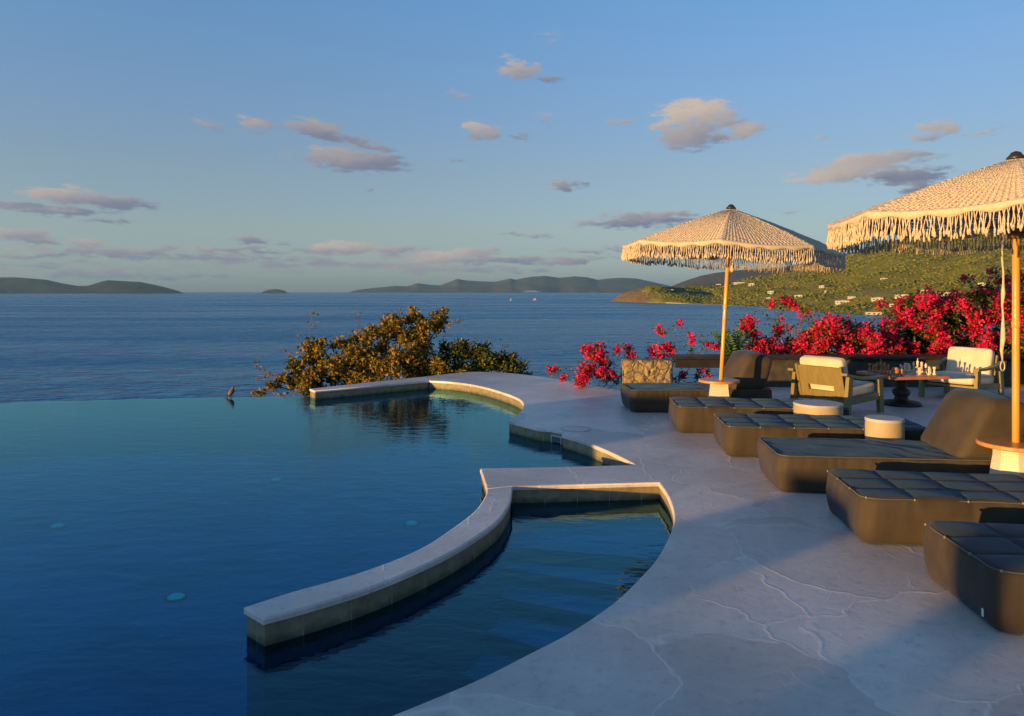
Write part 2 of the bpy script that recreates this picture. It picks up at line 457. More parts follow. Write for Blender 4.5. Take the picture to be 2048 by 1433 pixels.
def stone_mat():
    m, nt, b = mat_new('rubble_stone')
    tc = N(nt, 'ShaderNodeTexCoord'); src = tc.outputs['Object']
    nw = N(nt, 'ShaderNodeTexNoise', Scale=5, Detail=3); L(nt, src, nw.inputs['Vector'])
    sc = N(nt, 'ShaderNodeVectorMath', operation='SCALE'); L(nt, nw.outputs['Color'], sc.inputs[0]); sc.inputs['Scale'].default_value = .16
    ad = N(nt, 'ShaderNodeVectorMath', operation='ADD'); L(nt, src, ad.inputs[0]); L(nt, sc.outputs[0], ad.inputs[1])
    v = N(nt, 'ShaderNodeTexVoronoi', feature='DISTANCE_TO_EDGE', Scale=6.5); L(nt, ad.outputs[0], v.inputs['Vector'])
    vc = N(nt, 'ShaderNodeTexVoronoi', feature='F1', Scale=6.5); L(nt, ad.outputs[0], vc.inputs['Vector'])
    n2 = N(nt, 'ShaderNodeTexNoise', Scale=16, Detail=7); L(nt, src, n2.inputs['Vector'])
    c1 = ramp(nt, vc.outputs['Color'], [(.1, (.22, .16, .075)), (.5, (.34, .25, .12)), (.9, (.28, .24, .18))])
    c2 = ramp(nt, n2.outputs['Fac'], [(.3, (.55, .55, .55)), (.7, (1.15, 1.12, 1.05))])
    mu = N(nt, 'ShaderNodeMix', data_type='RGBA', blend_type='MULTIPLY'); mu.inputs['Factor'].default_value = 1; L(nt, c1, mu.inputs['A']); L(nt, c2, mu.inputs['B'])
    jm = N(nt, 'ShaderNodeMapRange'); L(nt, v.outputs['Distance'], jm.inputs['Value']); jm.inputs['From Max'].default_value = .07; jm.inputs['To Min'].default_value = 1; jm.inputs['To Max'].default_value = 0
    mx = N(nt, 'ShaderNodeMix', data_type='RGBA'); L(nt, jm.outputs[0], mx.inputs['Factor']); L(nt, mu.outputs['Result'], mx.inputs['A']); mx.inputs['B'].default_value = (.10, .08, .05, 1)
    L(nt, mx.outputs['Result'], b.inputs['Base Color']); b.inputs['Roughness'].default_value = .9
    h = N(nt, 'ShaderNodeMath', operation='MULTIPLY_ADD'); L(nt, n2.outputs['Fac'], h.inputs[0]); h.inputs[1].default_value = .4; L(nt, v.outputs['Distance'], h.inputs[2])
    bp = N(nt, 'ShaderNodeBump', Strength=1.0, Distance=.08); L(nt, h.outputs[0], bp.inputs['Height']); L(nt, bp.outputs[0], b.inputs['Normal'])
    return m


M['stone'] = stone_mat()


def land_mat(name, cols, scale, bumpd=6.0, rock=None):
    m, nt, b = mat_new(name)
    tc = N(nt, 'ShaderNodeTexCoord'); src = tc.outputs['Object']
    n1 = N(nt, 'ShaderNodeTexNoise', Scale=scale, Detail=9, Roughness=.62); L(nt, src, n1.inputs['Vector'])
    st = [(.30 + .4 * i / (len(cols) - 1), c) for i, c in enumerate(cols)]
    c = ramp(nt, n1.outputs['Fac'], st)
    n2 = N(nt, 'ShaderNodeTexNoise', Scale=scale * 14, Detail=5, Roughness=.7); L(nt, src, n2.inputs['Vector'])
    c2 = ramp(nt, n2.outputs['Fac'], [(.3, (.68, .68, .68)), (.7, (1.18, 1.18, 1.18))])
    mu = N(nt, 'ShaderNodeMix', data_type='RGBA', blend_type='MULTIPLY'); mu.inputs['Factor'].default_value = 1; L(nt, c, mu.inputs['A']); L(nt, c2, mu.inputs['B'])
    L(nt, mu.outputs['Result'], b.inputs['Base Color']); b.inputs['Roughness'].default_value = .95
    b.inputs['Specular IOR Level'].default_value = .1
    bp = N(nt, 'ShaderNodeBump', Strength=1.0, Distance=bumpd); L(nt, n2.outputs['Fac'], bp.inputs['Height']); L(nt, bp.outputs[0], b.inputs['Normal'])
    return m


M['hill'] = land_mat('scrub_hillside', [(.115, .13, .016), (.165, .168, .024), (.225, .20, .034), (.31, .25, .065)], .004)
M['farhill'] = land_mat('distant_hill', [(.045, .055, .035), (.08, .08, .05), (.13, .105, .07)], .0014, 12)
M['shadehill'] = land_mat('cloud_shaded_island', [(.012, .020, .016), (.025, .034, .022), (.05, .05, .03)], .002, 10)  # cloud shade over the left island put into a darker land colour
M['slope'] = land_mat('scrub_slope', [(.05, .05, .02), (.09, .08, .035), (.14, .11, .06)], .4, .1)
M['cliff'] = land_mat('ochre_cliff', [(.06, .045, .025), (.22, .16, .085), (.13, .10, .055), (.31, .23, .13)], .035, 5)

# ------------------------------------------------------------------ camera
cam = bpy.data.cameras.new('camera')
co = bpy.data.objects.new('camera', cam)
COL.objects.link(co)
co.location = (0, 0, EYE)
co.rotation_euler = (radians(90), 0, 0)
cam.sensor_width = 36
cam.lens = 36 * F / 2048
cam.shift_y = -(1433 / 2 - HY) / 2048
cam.clip_start = 0.05
cam.clip_end = 200000
S.camera = co

# ------------------------------------------------------------------ pool outlines (deck edge, z = 0)
far_wall_front = [Vector(P(630, 782)[:2]), Vector(P(858, 761.5)[:2])]
far_wall_back = [Vector(P(619, 778)[:2]), Vector(P(719, 767)[:2]), Vector(P(855, 753)[:2])]
cove = curve_px([(858, 761.5), (900, 764), (940, 769), (973, 776), (1010, 787), (1037, 798), (1046, 808), (1045, 818), (1032, 831), (1016, 842)], 5)
notch = [Vector(P(a, b)[:2]) for a, b in ((1076, 857), (1104, 859.5), (1127, 864), (1123, 870))]
arc2 = curve_px([(1123, 870), (1161, 881), (1205, 898), (1242, 915), (1271, 930)], 4)
arm_back = [Vector(P(a, b)[:2]) for a, b in ((1232, 931), (1100, 934.5), (960, 937))]
tip = curve_px([(960, 937), (967, 958), (973, 978)], 4)
pen_out = curve_px([(973, 978), (970, 992), (951, 1020), (909, 1053), (838, 1098), (721, 1144), (581, 1184), (487, 1214)], 6)
pen_in = curve_px([(527, 1237), (627, 1210), (740, 1175), (838, 1135), (909, 1100), (965, 1065), (1002, 1034), (1021, 1002), (1025, 973)], 6)
spa_far = [Vector(P(1025, 973)[:2]), Vector(P(1317, 965)[:2])]
spa_near = curve_px([(1317, 965), (1335, 992), (1346, 1025), (1345, 1053), (1335, 1079), (1312, 1119), (1274, 1161), (1227, 1205), (1143, 1262), (1049, 1311), (956, 1358), (862, 1398), (775, 1433)], 6)
near_left = catmull([spa_near[-1], Vector((-1.5, 1.98)), Vector((-2.7, 1.5)), Vector((-4.6, 1.1)), Vector((-7.0, 1.1)), Vector((-9.0, 2.0)), Vector((-10.6, 4.0))], 6)
inf_edge = catmull([Vector((-10.6, 4.0)), Vector((-11.0, 7.0)), Vector((-10.3, 9.6)), Vector(P(0, 808, ZW)[:2]), Vector(P(180, 801.5, ZW)[:2]), Vector(P(350, 797, ZW)[:2]), Vector(P(470, 795, ZW)[:2]), Vector(P(625, 793, ZW)[:2])], 6)

pool_edge = cove + notch + arc2[1:] + arm_back + tip[1:]          # deck side, first run
pool_edge2 = spa_far + spa_near[1:] + near_left[1:]              # deck side, second run

# deck outline: pool side, then outer side
outer = [Vector(p) for p in ((-13.5, 4.2), (-15.5, -3), (-12, -9), (12, -9), (15, 0), (15, 13.6), (8, 13.4), (3.2, 13.1), (1.95, 12.9))]
outer += [Vector(P(a, b)[:2]) for a, b in ((1240, 782), (1210, 775.5), (1165, 767), (1120, 759), (1070, 752), (1030, 747.5), (1000, 745), (950, 743.8), (900, 747.5), (855, 753))]
deck_poly = pool_edge + pool_edge2 + outer


def slab(mb, poly, z0, z1, bev=.012, mat=0):
    """top sheet with a softened edge, then the rim downwards"""
    c = poly + [poly[0]]
    ar = sum(c[i].x * c[i + 1].y - c[i + 1].x * c[i].y for i in range(len(poly))) / 2
    s = 1 if ar > 0 else -1
    ext = [poly[-1]] + poly + [poly[0]]
    inn = offset_path(ext, bev * s)[1:-1]
    fill_poly(mb, inn, z0, mat)
    b = len(mb.v)
    n = len(poly)
    for p in inn: mb.v.append(Vector((p.x, p.y, z0)))
    for p, q in zip(inn, poly): mb.v.append(Vector(((p.x + q.x * 2) / 3, (p.y + q.y * 2) / 3, z0 - bev * .3)))
    for p in poly: mb.v.append(Vector((p.x, p.y, z0 - bev)))
    for p in poly: mb.v.append(Vector((p.x, p.y, z1)))
    for r in range(3):
        for i in range(n):
            j = (i + 1) % n
            f = (b + r * n + i, b + (r + 1) * n + i, b + (r + 1) * n + j, b + r * n + j)
            mb.face(f if s > 0 else f[::-1], mat, r < 2)


mb = MB()
slab(mb, deck_poly, 0.0, -.035)
tag(mb.build('deck', M['deck']), kind='structure')


def run_wall(mb, path, z0, z1, inset, closed=False, flip=False):
    """upright faces under an edge, set back a little; returns run lengths for the joint pattern"""
    q = offset_path(path, inset)
    b = len(mb.v)
    run = [0.0]
    for i in range(1, len(q)): run.append(run[-1] + (q[i] - q[i - 1]).length)
    for p in q: mb.v.append(Vector((p.x, p.y, z0)))
    for p in q: mb.v.append(Vector((p.x, p.y, z1)))
    n = len(q)
    for i in range(n - 1):
        f = (b + i, b + i + 1, b + n + i + 1, b + n + i)
        mb.face(f[::-1] if flip else f, 0, False)
    mb.runs = getattr(mb, 'runs', {})
    for i in range(n):
        mb.runs[b + i] = run[i]; mb.runs[b + n + i] = run[i]
    return q


def set_runs(o, mb):
    me = o.data
    uv = me.uv_layers.new(name='run')
    r = getattr(mb, 'runs', {})
    for lp in me.loops:
        uv.data[lp.index].uv = (r.get(lp.vertex_index, 0.0), 0.0)


# basin: walls below the deck edge, floor, and the step flight of the small pool
mb = MB()
sgn = 1
c = deck_poly
ar = sum(c[i].x * c[(i + 1) % len(c)].y - c[(i + 1) % len(c)].x * c[i].y for i in range(len(c)))
sgn = 1 if ar > 0 else -1
run_wall(mb, pool_edge, -.035, ZF - .05, .014 * sgn)
run_wall(mb, pool_edge2, -.035, ZF - .05, .014 * sgn)
run_wall(mb, [far_wall_back[2] , pool_edge[0], pool_edge[1]], -.035, ZF - .05, .0139 * sgn)
o = mb.build('pool_wall_lining', M['tile']); set_runs(o, mb); tag(o, kind='structure')
mb = MB()
fl = [Vector(p) for p in ((-13, 1), (-13, 14), (1.5, 14.5), (3, 6), (2.0, 1.0), (-4, .2))]
fill_poly(mb, fl, ZF)
tag(mb.build('pool_floor', M['poolfloor']), kind='structure')

# steps: five treads that go down from the far wall of the small pool towards its open end
mb = MB()
A = Vector(P(1025, 973)[:2]); B = Vector(P(1317, 965)[:2])
ax = Vector((-.62, -.78)).normalized(); cr = Vector((ax.y, -ax.x))
start = (A + B) / 2
depths = [ZW - .22, ZW - .34, ZW - .46, ZW - .58, ZW - .70, ZW - .80]
t = -1.0
edge = [1.05, 1.62, 2.16, 2.70, 3.25, 3.9]
px_lines = [((990, 1092), (1290, 1116)), ((970, 1132), (1240, 1172)), ((925, 1180), (1190, 1232)), ((862, 1232), (1090, 1300)), ((800, 1290), (960, 1366)), ((700, 1345), (850, 1420))]
prev = [Vector((A.x - .01, A.y + .03)), Vector((B.x + .5, B.y + .03))]
for i, (l, r) in enumerate(px_lines):
    z = depths[i]
    a = Vector(P(l[0], l[1], z)[:2]); b_ = Vector(P(r[0], r[1], z)[:2])
    d = (b_ - a).normalized()
    hit = None
    for q0, q1 in zip(pen_in, pen_in[1:]):
        e = q1 - q0; den = d.x * e.y - d.y * e.x
        if abs(den) > 1e-9:
            w_ = q0 - a; tt0 = (w_.x * e.y - w_.y * e.x) / den; uu = (w_.x * d.y - w_.y * d.x) / den
            if 0 <= uu <= 1 and tt0 < (b_ - a).length: hit = tt0
    a = a + d * (hit - .02 if hit is not None else -.05); b_ = b_ + d * 1.3
    zb = depths[i + 1] if i + 1 < len(depths) else ZF
    k = len(mb.v)
    for p, zz in ((prev[0], z), (prev[1], z), (b_, z), (a, z), (a, zb), (b_, zb)):
        mb.v.append(Vector((p.x, p.y, zz)))
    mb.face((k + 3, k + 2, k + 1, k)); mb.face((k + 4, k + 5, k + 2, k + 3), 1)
    prev = [a, b_]
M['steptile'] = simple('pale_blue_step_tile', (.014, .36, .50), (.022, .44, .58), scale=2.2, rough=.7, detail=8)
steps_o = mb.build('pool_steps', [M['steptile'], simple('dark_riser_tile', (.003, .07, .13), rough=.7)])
tag(steps_o, kind='structure')

# water sheet
wpoly = far_wall_front[:1] + [far_wall_front[1]] + offset_path(pool_edge, .03 * sgn)[1:]
wpoly = [Vector(inf_edge[-1]) + Vector((.05, .02)), far_wall_front[1] + Vector((.05, .05))] + offset_path(pool_edge, .03 * sgn)[1:-2]
wpoly += [Vector((.25, 6.3))] + offset_path(pool_edge2, .03 * sgn)[1:] + inf_edge[1:-1]
mb = MB()
fill_poly(mb, wpoly, ZW)
tag(mb.build('pool_water', M['water']), kind='structure')

# infinity edge: a thin weir just under the water, dropping outside
mb = MB()
ie = inf_edge
out_e = offset_path(ie, .22); inn_e = offset_path(ie, -.03)
b = len(mb.v); n = len(ie)
for p in out_e: mb.v.append(Vector((p.x, p.y, -2.4)))
for p in out_e: mb.v.append(Vector((p.x, p.y, ZW - .05)))
for p in ie: mb.v.append(Vector((p.x, p.y, ZW - .004)))
for p in inn_e: mb.v.append(Vector((p.x, p.y, ZW - .012)))
for p in inn_e: mb.v.append(Vector((p.x, p.y, ZF - .05)))
for r in range(4):
    for i in range(n - 1):
        mb.face((b + r * n + i, b + r * n + i + 1, b + (r + 1) * n + i + 1, b + (r + 1) * n + i), 0, False)
o = mb.build('infinity_edge', M['poolfloor']); tag(o, kind='structure')

# ------------------------------------------------------------------ curved divider wall and far wall
def pool_wall(name, poly, faces_paths, label, top=0.0):
    root = empty(name, (poly[0].x, poly[0].y, 0))
    tag(root, label, 'pool wall', 'low stone walls standing in the pool')
    off = Vector((poly[0].x, poly[0].y, 0))
    mbx = MB(); slab(mbx, poly, top, top - .035)
    cap = mbx.build('coping', M['coping'], root); cap.location = -off
    mbx = MB()
    ar = sum(poly[i].x * poly[(i + 1) % len(poly)].y - poly[(i + 1) % len(poly)].x * poly[i].y for i in range(len(poly)))
    s = 1 if ar > 0 else -1
    for pth in faces_paths:
        run_wall(mbx, pth, top - .035, ZF - .05, .012 * s)
    w = mbx.build('wall_face', M['tile'], root); w.location = -off; set_runs(w, mbx)
    return root


pen_poly = pen_out + pen_in
pool_wall('pool_divider_wall', pen_poly, [pen_poly], 'curved low stone wall reaching into the pool, dividing off the small stepped pool')
fw = far_wall_front + list(reversed(far_wall_back))
pool_wall('pool_end_wall', fw, [[far_wall_back[0], far_wall_front[0], far_wall_front[1]] if False else fw + [fw[0]]], 'straight low stone wall at the far pool corner, in front of the amber leaved bush')

# skimmer slot and its round lid
lid = empty('drain_cover', P(1152, 858.5))
tag(lid, 'thin round skimmer lid set flush in the paving beside the pool edge', 'drain lid')
mb = MB(); mb.lathe([(0.0, .003), (.17, .003), (.176, .0005)][::-1], 32); mb.build('cover_plate', M['deck'], lid)
mb = MB()
ring = [Vector((.186 * cos(2 * pi * k / 32), .186 * sin(2 * pi * k / 32), .001)) for k in range(33)]
mb.tube(ring, .002, 6, cap=False); mb.build('rim', M['steel'], lid)

a_ = P(1104, 859.5); b_ = P(1127, 864); mid_ = (a_ + b_) / 2
ang_ = atan2(b_.y - a_.y, b_.x - a_.x)
sk = empty('skimmer_opening', (mid_.x, mid_.y, -.105), ang_)
tag(sk, 'dark skimmer slot with a pale frame in the pool side wall', 'skimmer')
mb = MB(); mb.box((0, 0, 0), (.15, .05, .07)); mb.build('opening', M['pane'], sk)
mb = MB(); mb.box((-.08, 0, 0), (.01, .06, .09)); mb.box((.08, 0, 0), (.01, .06, .09)); mb.box((0, 0, .04), (.15, .06, .01)); mb.build('frame', M['white'], sk)

# underwater lamps on the pool floor
for (px, py, lab) in ((115, 1055, 'round cyan lamp glowing under the water at the left side of the pool'),
                      (352, 1198, 'round cyan lamp glowing under the water nearest the end of the curved wall'),
                      (823, 1050, 'round cyan lamp glowing under the water beside the middle of the curved wall'),
                      (552, 962, 'faint round cyan lamp under the water farthest out in the pool')):
    p = P(px, py, ZF)
    r = empty('pool_lamp', p); tag(r, lab, 'pool lamp', 'lamps on the pool floor')
    mb = MB(); mb.lathe([(.072, .004), (.072, .02), (.05, .035), (0, .04)], 24); mb.build('lens', M['lamp'], r)
    mb = MB(); mb.lathe([(.092, .003), (.092, .018), (.076, .022), (.074, .003)], 24); mb.build('ring', M['steel'], r)

# ------------------------------------------------------------------ loungers
def rbox(n, half, r, warp=None):
    """rounded box as a fine grid mesh: n = cells per axis, half sizes, edge radius"""
    idx = {}
    vs, fs = [], []

    def vid(i, j, k):
        key = (i, j, k)
        if key not in idx:
            p = Vector(((2 * i / n[0] - 1) * half[0], (2 * j / n[1] - 1) * half[1], (2 * k / n[2] - 1) * half[2]))
            q = Vector([max(-(h - r), min(h - r, c)) for c, h in zip(p, half)])
            d = p - q
            if d.length > 1e-9:
                # point on rounded surface
                d.normalize(); p2 = q + d * r
            else: p2 = p
            idx[key] = len(vs)
            vs.append(warp(p2, p) if warp else p2)
        return idx[key]
    for i in range(n[0]):
        for j in range(n[1]):
            fs.append((vid(i, j, n[2]), vid(i + 1, j, n[2]), vid(i + 1, j + 1, n[2]), vid(i, j + 1, n[2])))
            fs.append((vid(i, j, 0), vid(i, j + 1, 0), vid(i + 1, j + 1, 0), vid(i + 1, j, 0)))
    for i in range(n[0]):
        for k in range(n[2]):
            fs.append((vid(i, 0, k), vid(i + 1, 0, k), vid(i + 1, 0, k + 1), vid(i, 0, k + 1)))
            fs.append((vid(i, n[1], k), vid(i, n[1], k + 1), vid(i + 1, n[1], k + 1), vid(i + 1, n[1], k)))
    for j in range(n[1]):
        for k in range(n[2]):
            fs.append((vid(0, j, k), vid(0, j, k + 1), vid(0, j + 1, k + 1), vid(0, j + 1, k)))
            fs.append((vid(n[0], j, k), vid(n[0], j + 1, k), vid(n[0], j + 1, k + 1), vid(n[0], j, k + 1)))
    return vs, fs


LL, LW, LH = 1.95, .78, .315


def lounger_body(tufted, seed):
    rnd = random.Random(seed)
    nx, ny = 6, 3
    off = Vector((rnd.random() * 9, rnd.random() * 9, seed))

    def warp(p, g):
        x, y, z = p
        # corners rounded in plan
        Rc = .10
        qx = max(abs(x) - (LL / 2 - Rc), 0); qy = max(abs(y) - (LW / 2 - Rc), 0)
        if qx > 1e-6 and qy > 1e-6:
            k = max(qx, qy) / sqrt(qx * qx + qy * qy)
            x += (qx * k - qx) * (1 if x > 0 else -1); y += (qy * k - qy) * (1 if y > 0 else -1)
        u = (x / LL + .5); v = (y / LW + .5); w = (z / LH + .5)
        sh = .022 * sin(pi * min(max(w, 0), 1)) + .014 * w - .014     # sides belly out, foot draws in
        ex = x / (LL / 2); ey = y / (LW / 2)
        x2 = x + sh * ex ** 5; y2 = y + sh * ey ** 5
        z2 = z
        if w > .93:
            if tufted:
                fu = abs(sin(pi * u * nx)); fv = abs(sin(pi * v * ny))
                puff = (fu ** .30) * (fv ** .30)
                z2 += .016 * (puff - .75)
            else:
                z2 += .010 * sin(pi * u) * sin(pi * v) - .012 + .010 * noise.noise(Vector((x * 2.6, y * 6, 0)) + off)
        elif tufted and .2 < w < .93:
            g1 = abs(sin(pi * u * nx)) ** .5
            y2 += .006 * (g1 - .6) * ey
        nz = noise.noise(Vector((x * 5, y * 5, z * 7)) + off)
        y2 += .012 * nz * ey; x2 += .012 * nz * ex; z2 += .010 * noise.noise(Vector((x * 2.2, y * 2.2, 4)) + off) * w
        # puckers run down the sides from the piped edge
        if .08 < w < .95:
            pk = noise.noise(Vector((x * 26, y * 26, z * 3)) + off * 2) * (w ** 1.5)
            y2 += .010 * pk * ey ** 3; x2 += .010 * pk * ex ** 3
        if w > .93 and not tufted:
            f = max(0, 1 - abs(x - .30) / .55)
            a_ = x * 13 + y * 9 + 3.5 * noise.noise(Vector((x * 3, y * 3, 7)) + off)
            z2 += .013 * f * (1 - abs(sin(a_))) ** 2 * (.4 + .6 * max(0, noise.noise(Vector((x * 4, y * 4, 2)) + off) + .5))
        return Vector((x2, y2, z2 + LH / 2))
    return rbox((96, 42, 14), (LL / 2, LW / 2, LH / 2), .030, warp)


def make_lounger(name, tufted, seed, back=False):
    root = empty(name, (0, 0, 0))
    body = MB()
    vs, fs = lounger_body(tufted, seed)
    O = Vector((LL / 2, LW / 2, 0.004))
    body.add([v + O for v in vs], fs, 0, True)
    body.build('seat' if back else 'mattress', M['cover'] if back else M['fabric'], root)
    # piping round the top edge
    pm = MB()
    r = .10; hx, hy = LL / 2 - .006, LW / 2 - .006
    pts = []
    for cx_, cy_, a0 in ((hx - r, hy - r, 0), (-hx + r, hy - r, 90), (-hx + r, -hy + r, 180), (hx - r, -hy + r, 270)):
        for k in range(7):
            a = radians(a0 + 15 * k)
            pts.append(Vector((cx_ + r * cos(a), cy_ + r * sin(a), LH - .014)) + O)
    # resample finely so the cord follows the dips
    fine = []
    pts.append(pts[0])
    for i in range(len(pts) - 1):
        d = (pts[i + 1] - pts[i]).length; k = max(1, int(d / .04))
        for s in range(k): fine.append(pts[i].lerp(pts[i + 1], s / k))
    fine.append(fine[0].copy())
    for p in fine[:-1]:
        p.z += .004 * noise.noise(p * 7)
    fine[-1] = fine[0].copy()
    pm.tube(fine, .0055, 5, cap=False)
    pm.build('piping', M['piping'], root)
    if tufted:
        for i in range(0, 7):
            for j in ((0,) if 0 < i else range(0, 4)):
                x = i * LL / 6; y = j * LW / 3
                x = min(max(x, .035), LL - .035); y = min(max(y, .030), LW - .035)
                bmx = MB()
                bmx.lathe([(.0, -.005), (.008, -.005), (.0095, 0), (.008, .004), (.0, .006)], 10)
                bo = bmx.build('button', M['button'], root)
                bo.location = (x + (-.030 if i == 0 and j > 0 else 0), y + (-.026 if j == 0 and i > 0 else 0), LH - .010)
                bo.rotation_euler = (radians(70) if j == 0 else 0, radians(-70) if (i == 0 and j > 0) else 0, 0)
    if back:
        bk = MB()
        off = Vector((seed, 2.2, 1.1))
        hx, hy, hz = .22, LW / 2 - .005, .245

        def warp(p, g):
            t = (p.z + hz) / (2 * hz)
            x = p.x * (1.15 - .35 * t) + .20 * t                    # leans back and thins upwards
            y = p.y
            z = p.z + .035 * cos(p.y / hy * 1.4) * t - .05 * t * max(0, (p.x / hx)) 
            nz = noise.noise(Vector((p.x * 4, p.y * 3.5, p.z * 4)) + off)
            return Vector((x + .012 * nz, y * (1 - .03 * t) + .008 * nz, z))
        vs, fs = rbox((20, 32, 24), (hx, hy, hz), .085, warp)
        bk.add([v + Vector((LL - .34, LW / 2, LH + hz - .03)) for v in vs], fs, 0, True)
        bk.build('backrest', M['cover'], root)
    return root


GL = 'dark loungers in a row along the terrace'
rows = [  # near front corner of each (pixel), turn, tufted, back, label
    ((1266, 826), 2, False, True, 'dark lounger with raised backrest farthest from the pool steps, in front of the stone wall'),
    ((1360, 867), -5, True, False, 'flat tufted dark lounger second in the row, beside the far parasol table'),
    ((1459, 915), -6, True, False, 'flat tufted dark lounger third in the row, behind the small sandy drum table'),
    ((1564, 986), -6, False, True, 'smooth dark lounger with wrinkled seat and big backrest beside the near parasol'),
    ((1732, 1090), -6.5, True, False, 'flat tufted dark lounger with tan buttons in front of the near parasol'),
    ((2003, 1271), -5, True, False, 'flat tufted dark lounger cut off by the frame, nearest to the camera'),
]
proto = None
proto_b = None
for i, (pp, rz, tf, bk, lab) in enumerate(rows):
    p = P(*pp)
    if bk:
        if proto_b is None: proto_b = o = make_lounger('backrest_lounger', False, 3, True)
        else: o = copy_tree(proto_b)
    else:
        if proto is None: proto = o = make_lounger('flat_lounger', True, 5)
        else: o = copy_tree(proto)
    a = radians(rz)
    o.location = (p.x - .03 * cos(a) + .02 * sin(a), p.y - .02, 0)
    o.rotation_euler.z = a
    tag(o, lab, 'lounger', GL)
    if i == 5:
        t = MB(); t.box((0, 0, 0), (.004, .014, .038)); tg = t.build('care_tag', M['tagwhite'], o)
        tg.location = (-.016, .10, .075)

# ------------------------------------------------------------------ parasols
def make_parasol(ZA=2.72, ZR=2.19, R=1.385):
    root = empty('parasol', (0, 0, 0))
    corners = [Vector((R * sin(radians(45 * k)), -R * cos(radians(45 * k)), ZR)) for k in range(8)]
    apex = Vector((0, 0, ZA))
    rows_, cols = 46, 24

    def surf(k, s, t):
        """panel k, s across 0..1, t from apex 0 to rim 1"""
        t0 = .035 + .965 * t
        a, b = corners[k], corners[(k + 1) % 8]
        p = apex.lerp(a.lerp(b, s), t0)
        p.z -= .035 * sin(pi * s) * t0 ** 1.5 - .02 * sin(pi * t0)       # cloth sags between the ribs
        # rim bellies between ribs
        d = Vector((p.x, p.y, 0))
        if d.length > 1e-6: p += d.normalized() * .05 * sin(pi * s) * t0 ** 2
        return p
    can = MB()
    rnd = random.Random(4)
    gv = {}

    def gid(c, r):
        c = c % (cols * 8)
        if (c, r) not in gv:
            p = surf(c // cols, (c % cols) / cols, r / rows_)
            p.z += rnd.uniform(-.004, .004)
            gv[(c, r)] = len(can.v); can.v.append(p)
        return gv[(c, r)]
    for c in range(cols * 8):
        for r in range(rows_):
            q = [gid(c, r), gid(c + 1, r), gid(c + 1, r + 1), gid(c, r + 1)]
            solid = r < 2 or r >= rows_ - 1 or ((c % cols) in (0, cols - 1) and r % 2 == 0)
            if solid:
                can.face(q[::-1], 0, True); continue
            ctr = sum((can.v[i] for i in q), Vector()) / 4
            kx = .50 + rnd.uniform(-.12, .10)
            off = .18 if r % 2 else -.18
            nr = Vector((ctr.x, ctr.y, 1.5)).normalized()
            inn = []
            sx = (can.v[q[1]] - can.v[q[0]]) * off
            for i in q:
                inn.append(len(can.v)); can.v.append(ctr + (can.v[i] - ctr) * kx + sx - nr * .008)
            for i in range(4):
                j = (i + 1) % 4
                can.face((q[j], q[i], inn[i], inn[j]), 0, True)
    co_ = can.build('canopy', M['crochet'], root)
    so = co_.modifiers.new('thickness', 'SOLIDIFY'); so.thickness = .008; so.offset = -1
    # band and fringe
    band = MB(); fr = MB()
    per = 12
    seq = []
    for k in range(8):
        for i in range(per * 4):
            seq.append((surf(k, i / (per * 4), 1.0), k, i / (per * 4)))
    n = len(seq)
    for (p, k, s) in seq:
        d = Vector((p.x, p.y, 0)).normalized()
        drop = .045 + .012 * sin(s * pi * 8)
        for rr, zz in ((.004, .004), (.013, -.012), (.010, -drop), (-.004, -drop), (-.004, .0)):
            band.v.append(p + d * rr + Vector((0, 0, zz)))
    for i in range(n):
        j = (i + 1) % n
        for q in range(5):
            q2 = (q + 1) % 5
            band.face((i * 5 + q, i * 5 + q2, j * 5 + q2, j * 5 + q), 0, True)
    band.build('rim_band', M['crochet'], root)
    cnt = 0
    for k in range(8):
        m_ = 78
        for i in range(m_):
            s = (i + rnd.uniform(.2, .8)) / m_
            p = surf(k, s, 1.0) + Vector((0, 0, -.035))
            d = Vector((p.x, p.y, 0)).normalized(); tdir = Vector((-d.y, d.x, 0))
            ln = .122 + rnd.uniform(-.018, .028)
            # neighbours lean together in pairs and meet in a knot
            lean = (.011 if cnt % 2 == 0 else -.011) * rnd.uniform(.3, 1.5)
            cnt += 1
            wob = rnd.uniform(-.012, .012); ph = rnd.uniform(0, 6)
            pts = []
            for q in range(6):
                u = q / 5
                pts.append(p + tdir * (lean * sin(u * pi * .5) + wob * sin(u * 4 + ph) * u) + d * (.006 * sin(u * 3 + ph) + .01 * u) + Vector((0, 0, -ln * u)))
            rr = .0042 * rnd.uniform(.85, 1.15)
            fr.tube(pts, [rr] * 5 + [rr * .9], 4, 0, cap=False)
            e = pts[-1]
            fr.tube([e + Vector((0, 0, .012)), e, e + Vector((rnd.uniform(-.006, .006), rnd.uniform(-.006, .006), -.028))], [.005, .0085, .0065], 5)
    fr.build('fringe', M['crochet'], root)
    # ribs, hub, pole, finial, pull cord
    for k in range(8):
        r_ = MB()
        a = corners[k]
        p0 = Vector((0, 0, ZA - .075)) + Vector((a.x, a.y, 0)) * .03; p1 = Vector((a.x, a.y, ZR - .03)) * 1.0
        r_.tube([p0, p0.lerp(p1, .5) + Vector((0, 0, .004)), p1], [.014, .013, .010], 6)
        q0 = Vector((a.x * .03, a.y * .03, 2.12)); q1 = p0.lerp(p1, .52)
        r_.build('rib', M['rib'], root)
        s_ = MB(); s_.tube([q0, q1 - Vector((0, 0, .01))], .009, 6)
        s_.build('strut', M['rib'], root)
    h = MB(); h.lathe([(.045, 2.08), (.058, 2.10), (.058, 2.15), (.045, 2.17)], 16); h.build('hub', M['rib'], root)
    pl = MB(); pl.tube([(0, 0, .50 - .46), (0, 0, .9), (0, 0, 1.6), (0, 0, 2.66)], [.0265, .0265, .0265, .0255], 18); pl.build('pole', M['pole'], root)
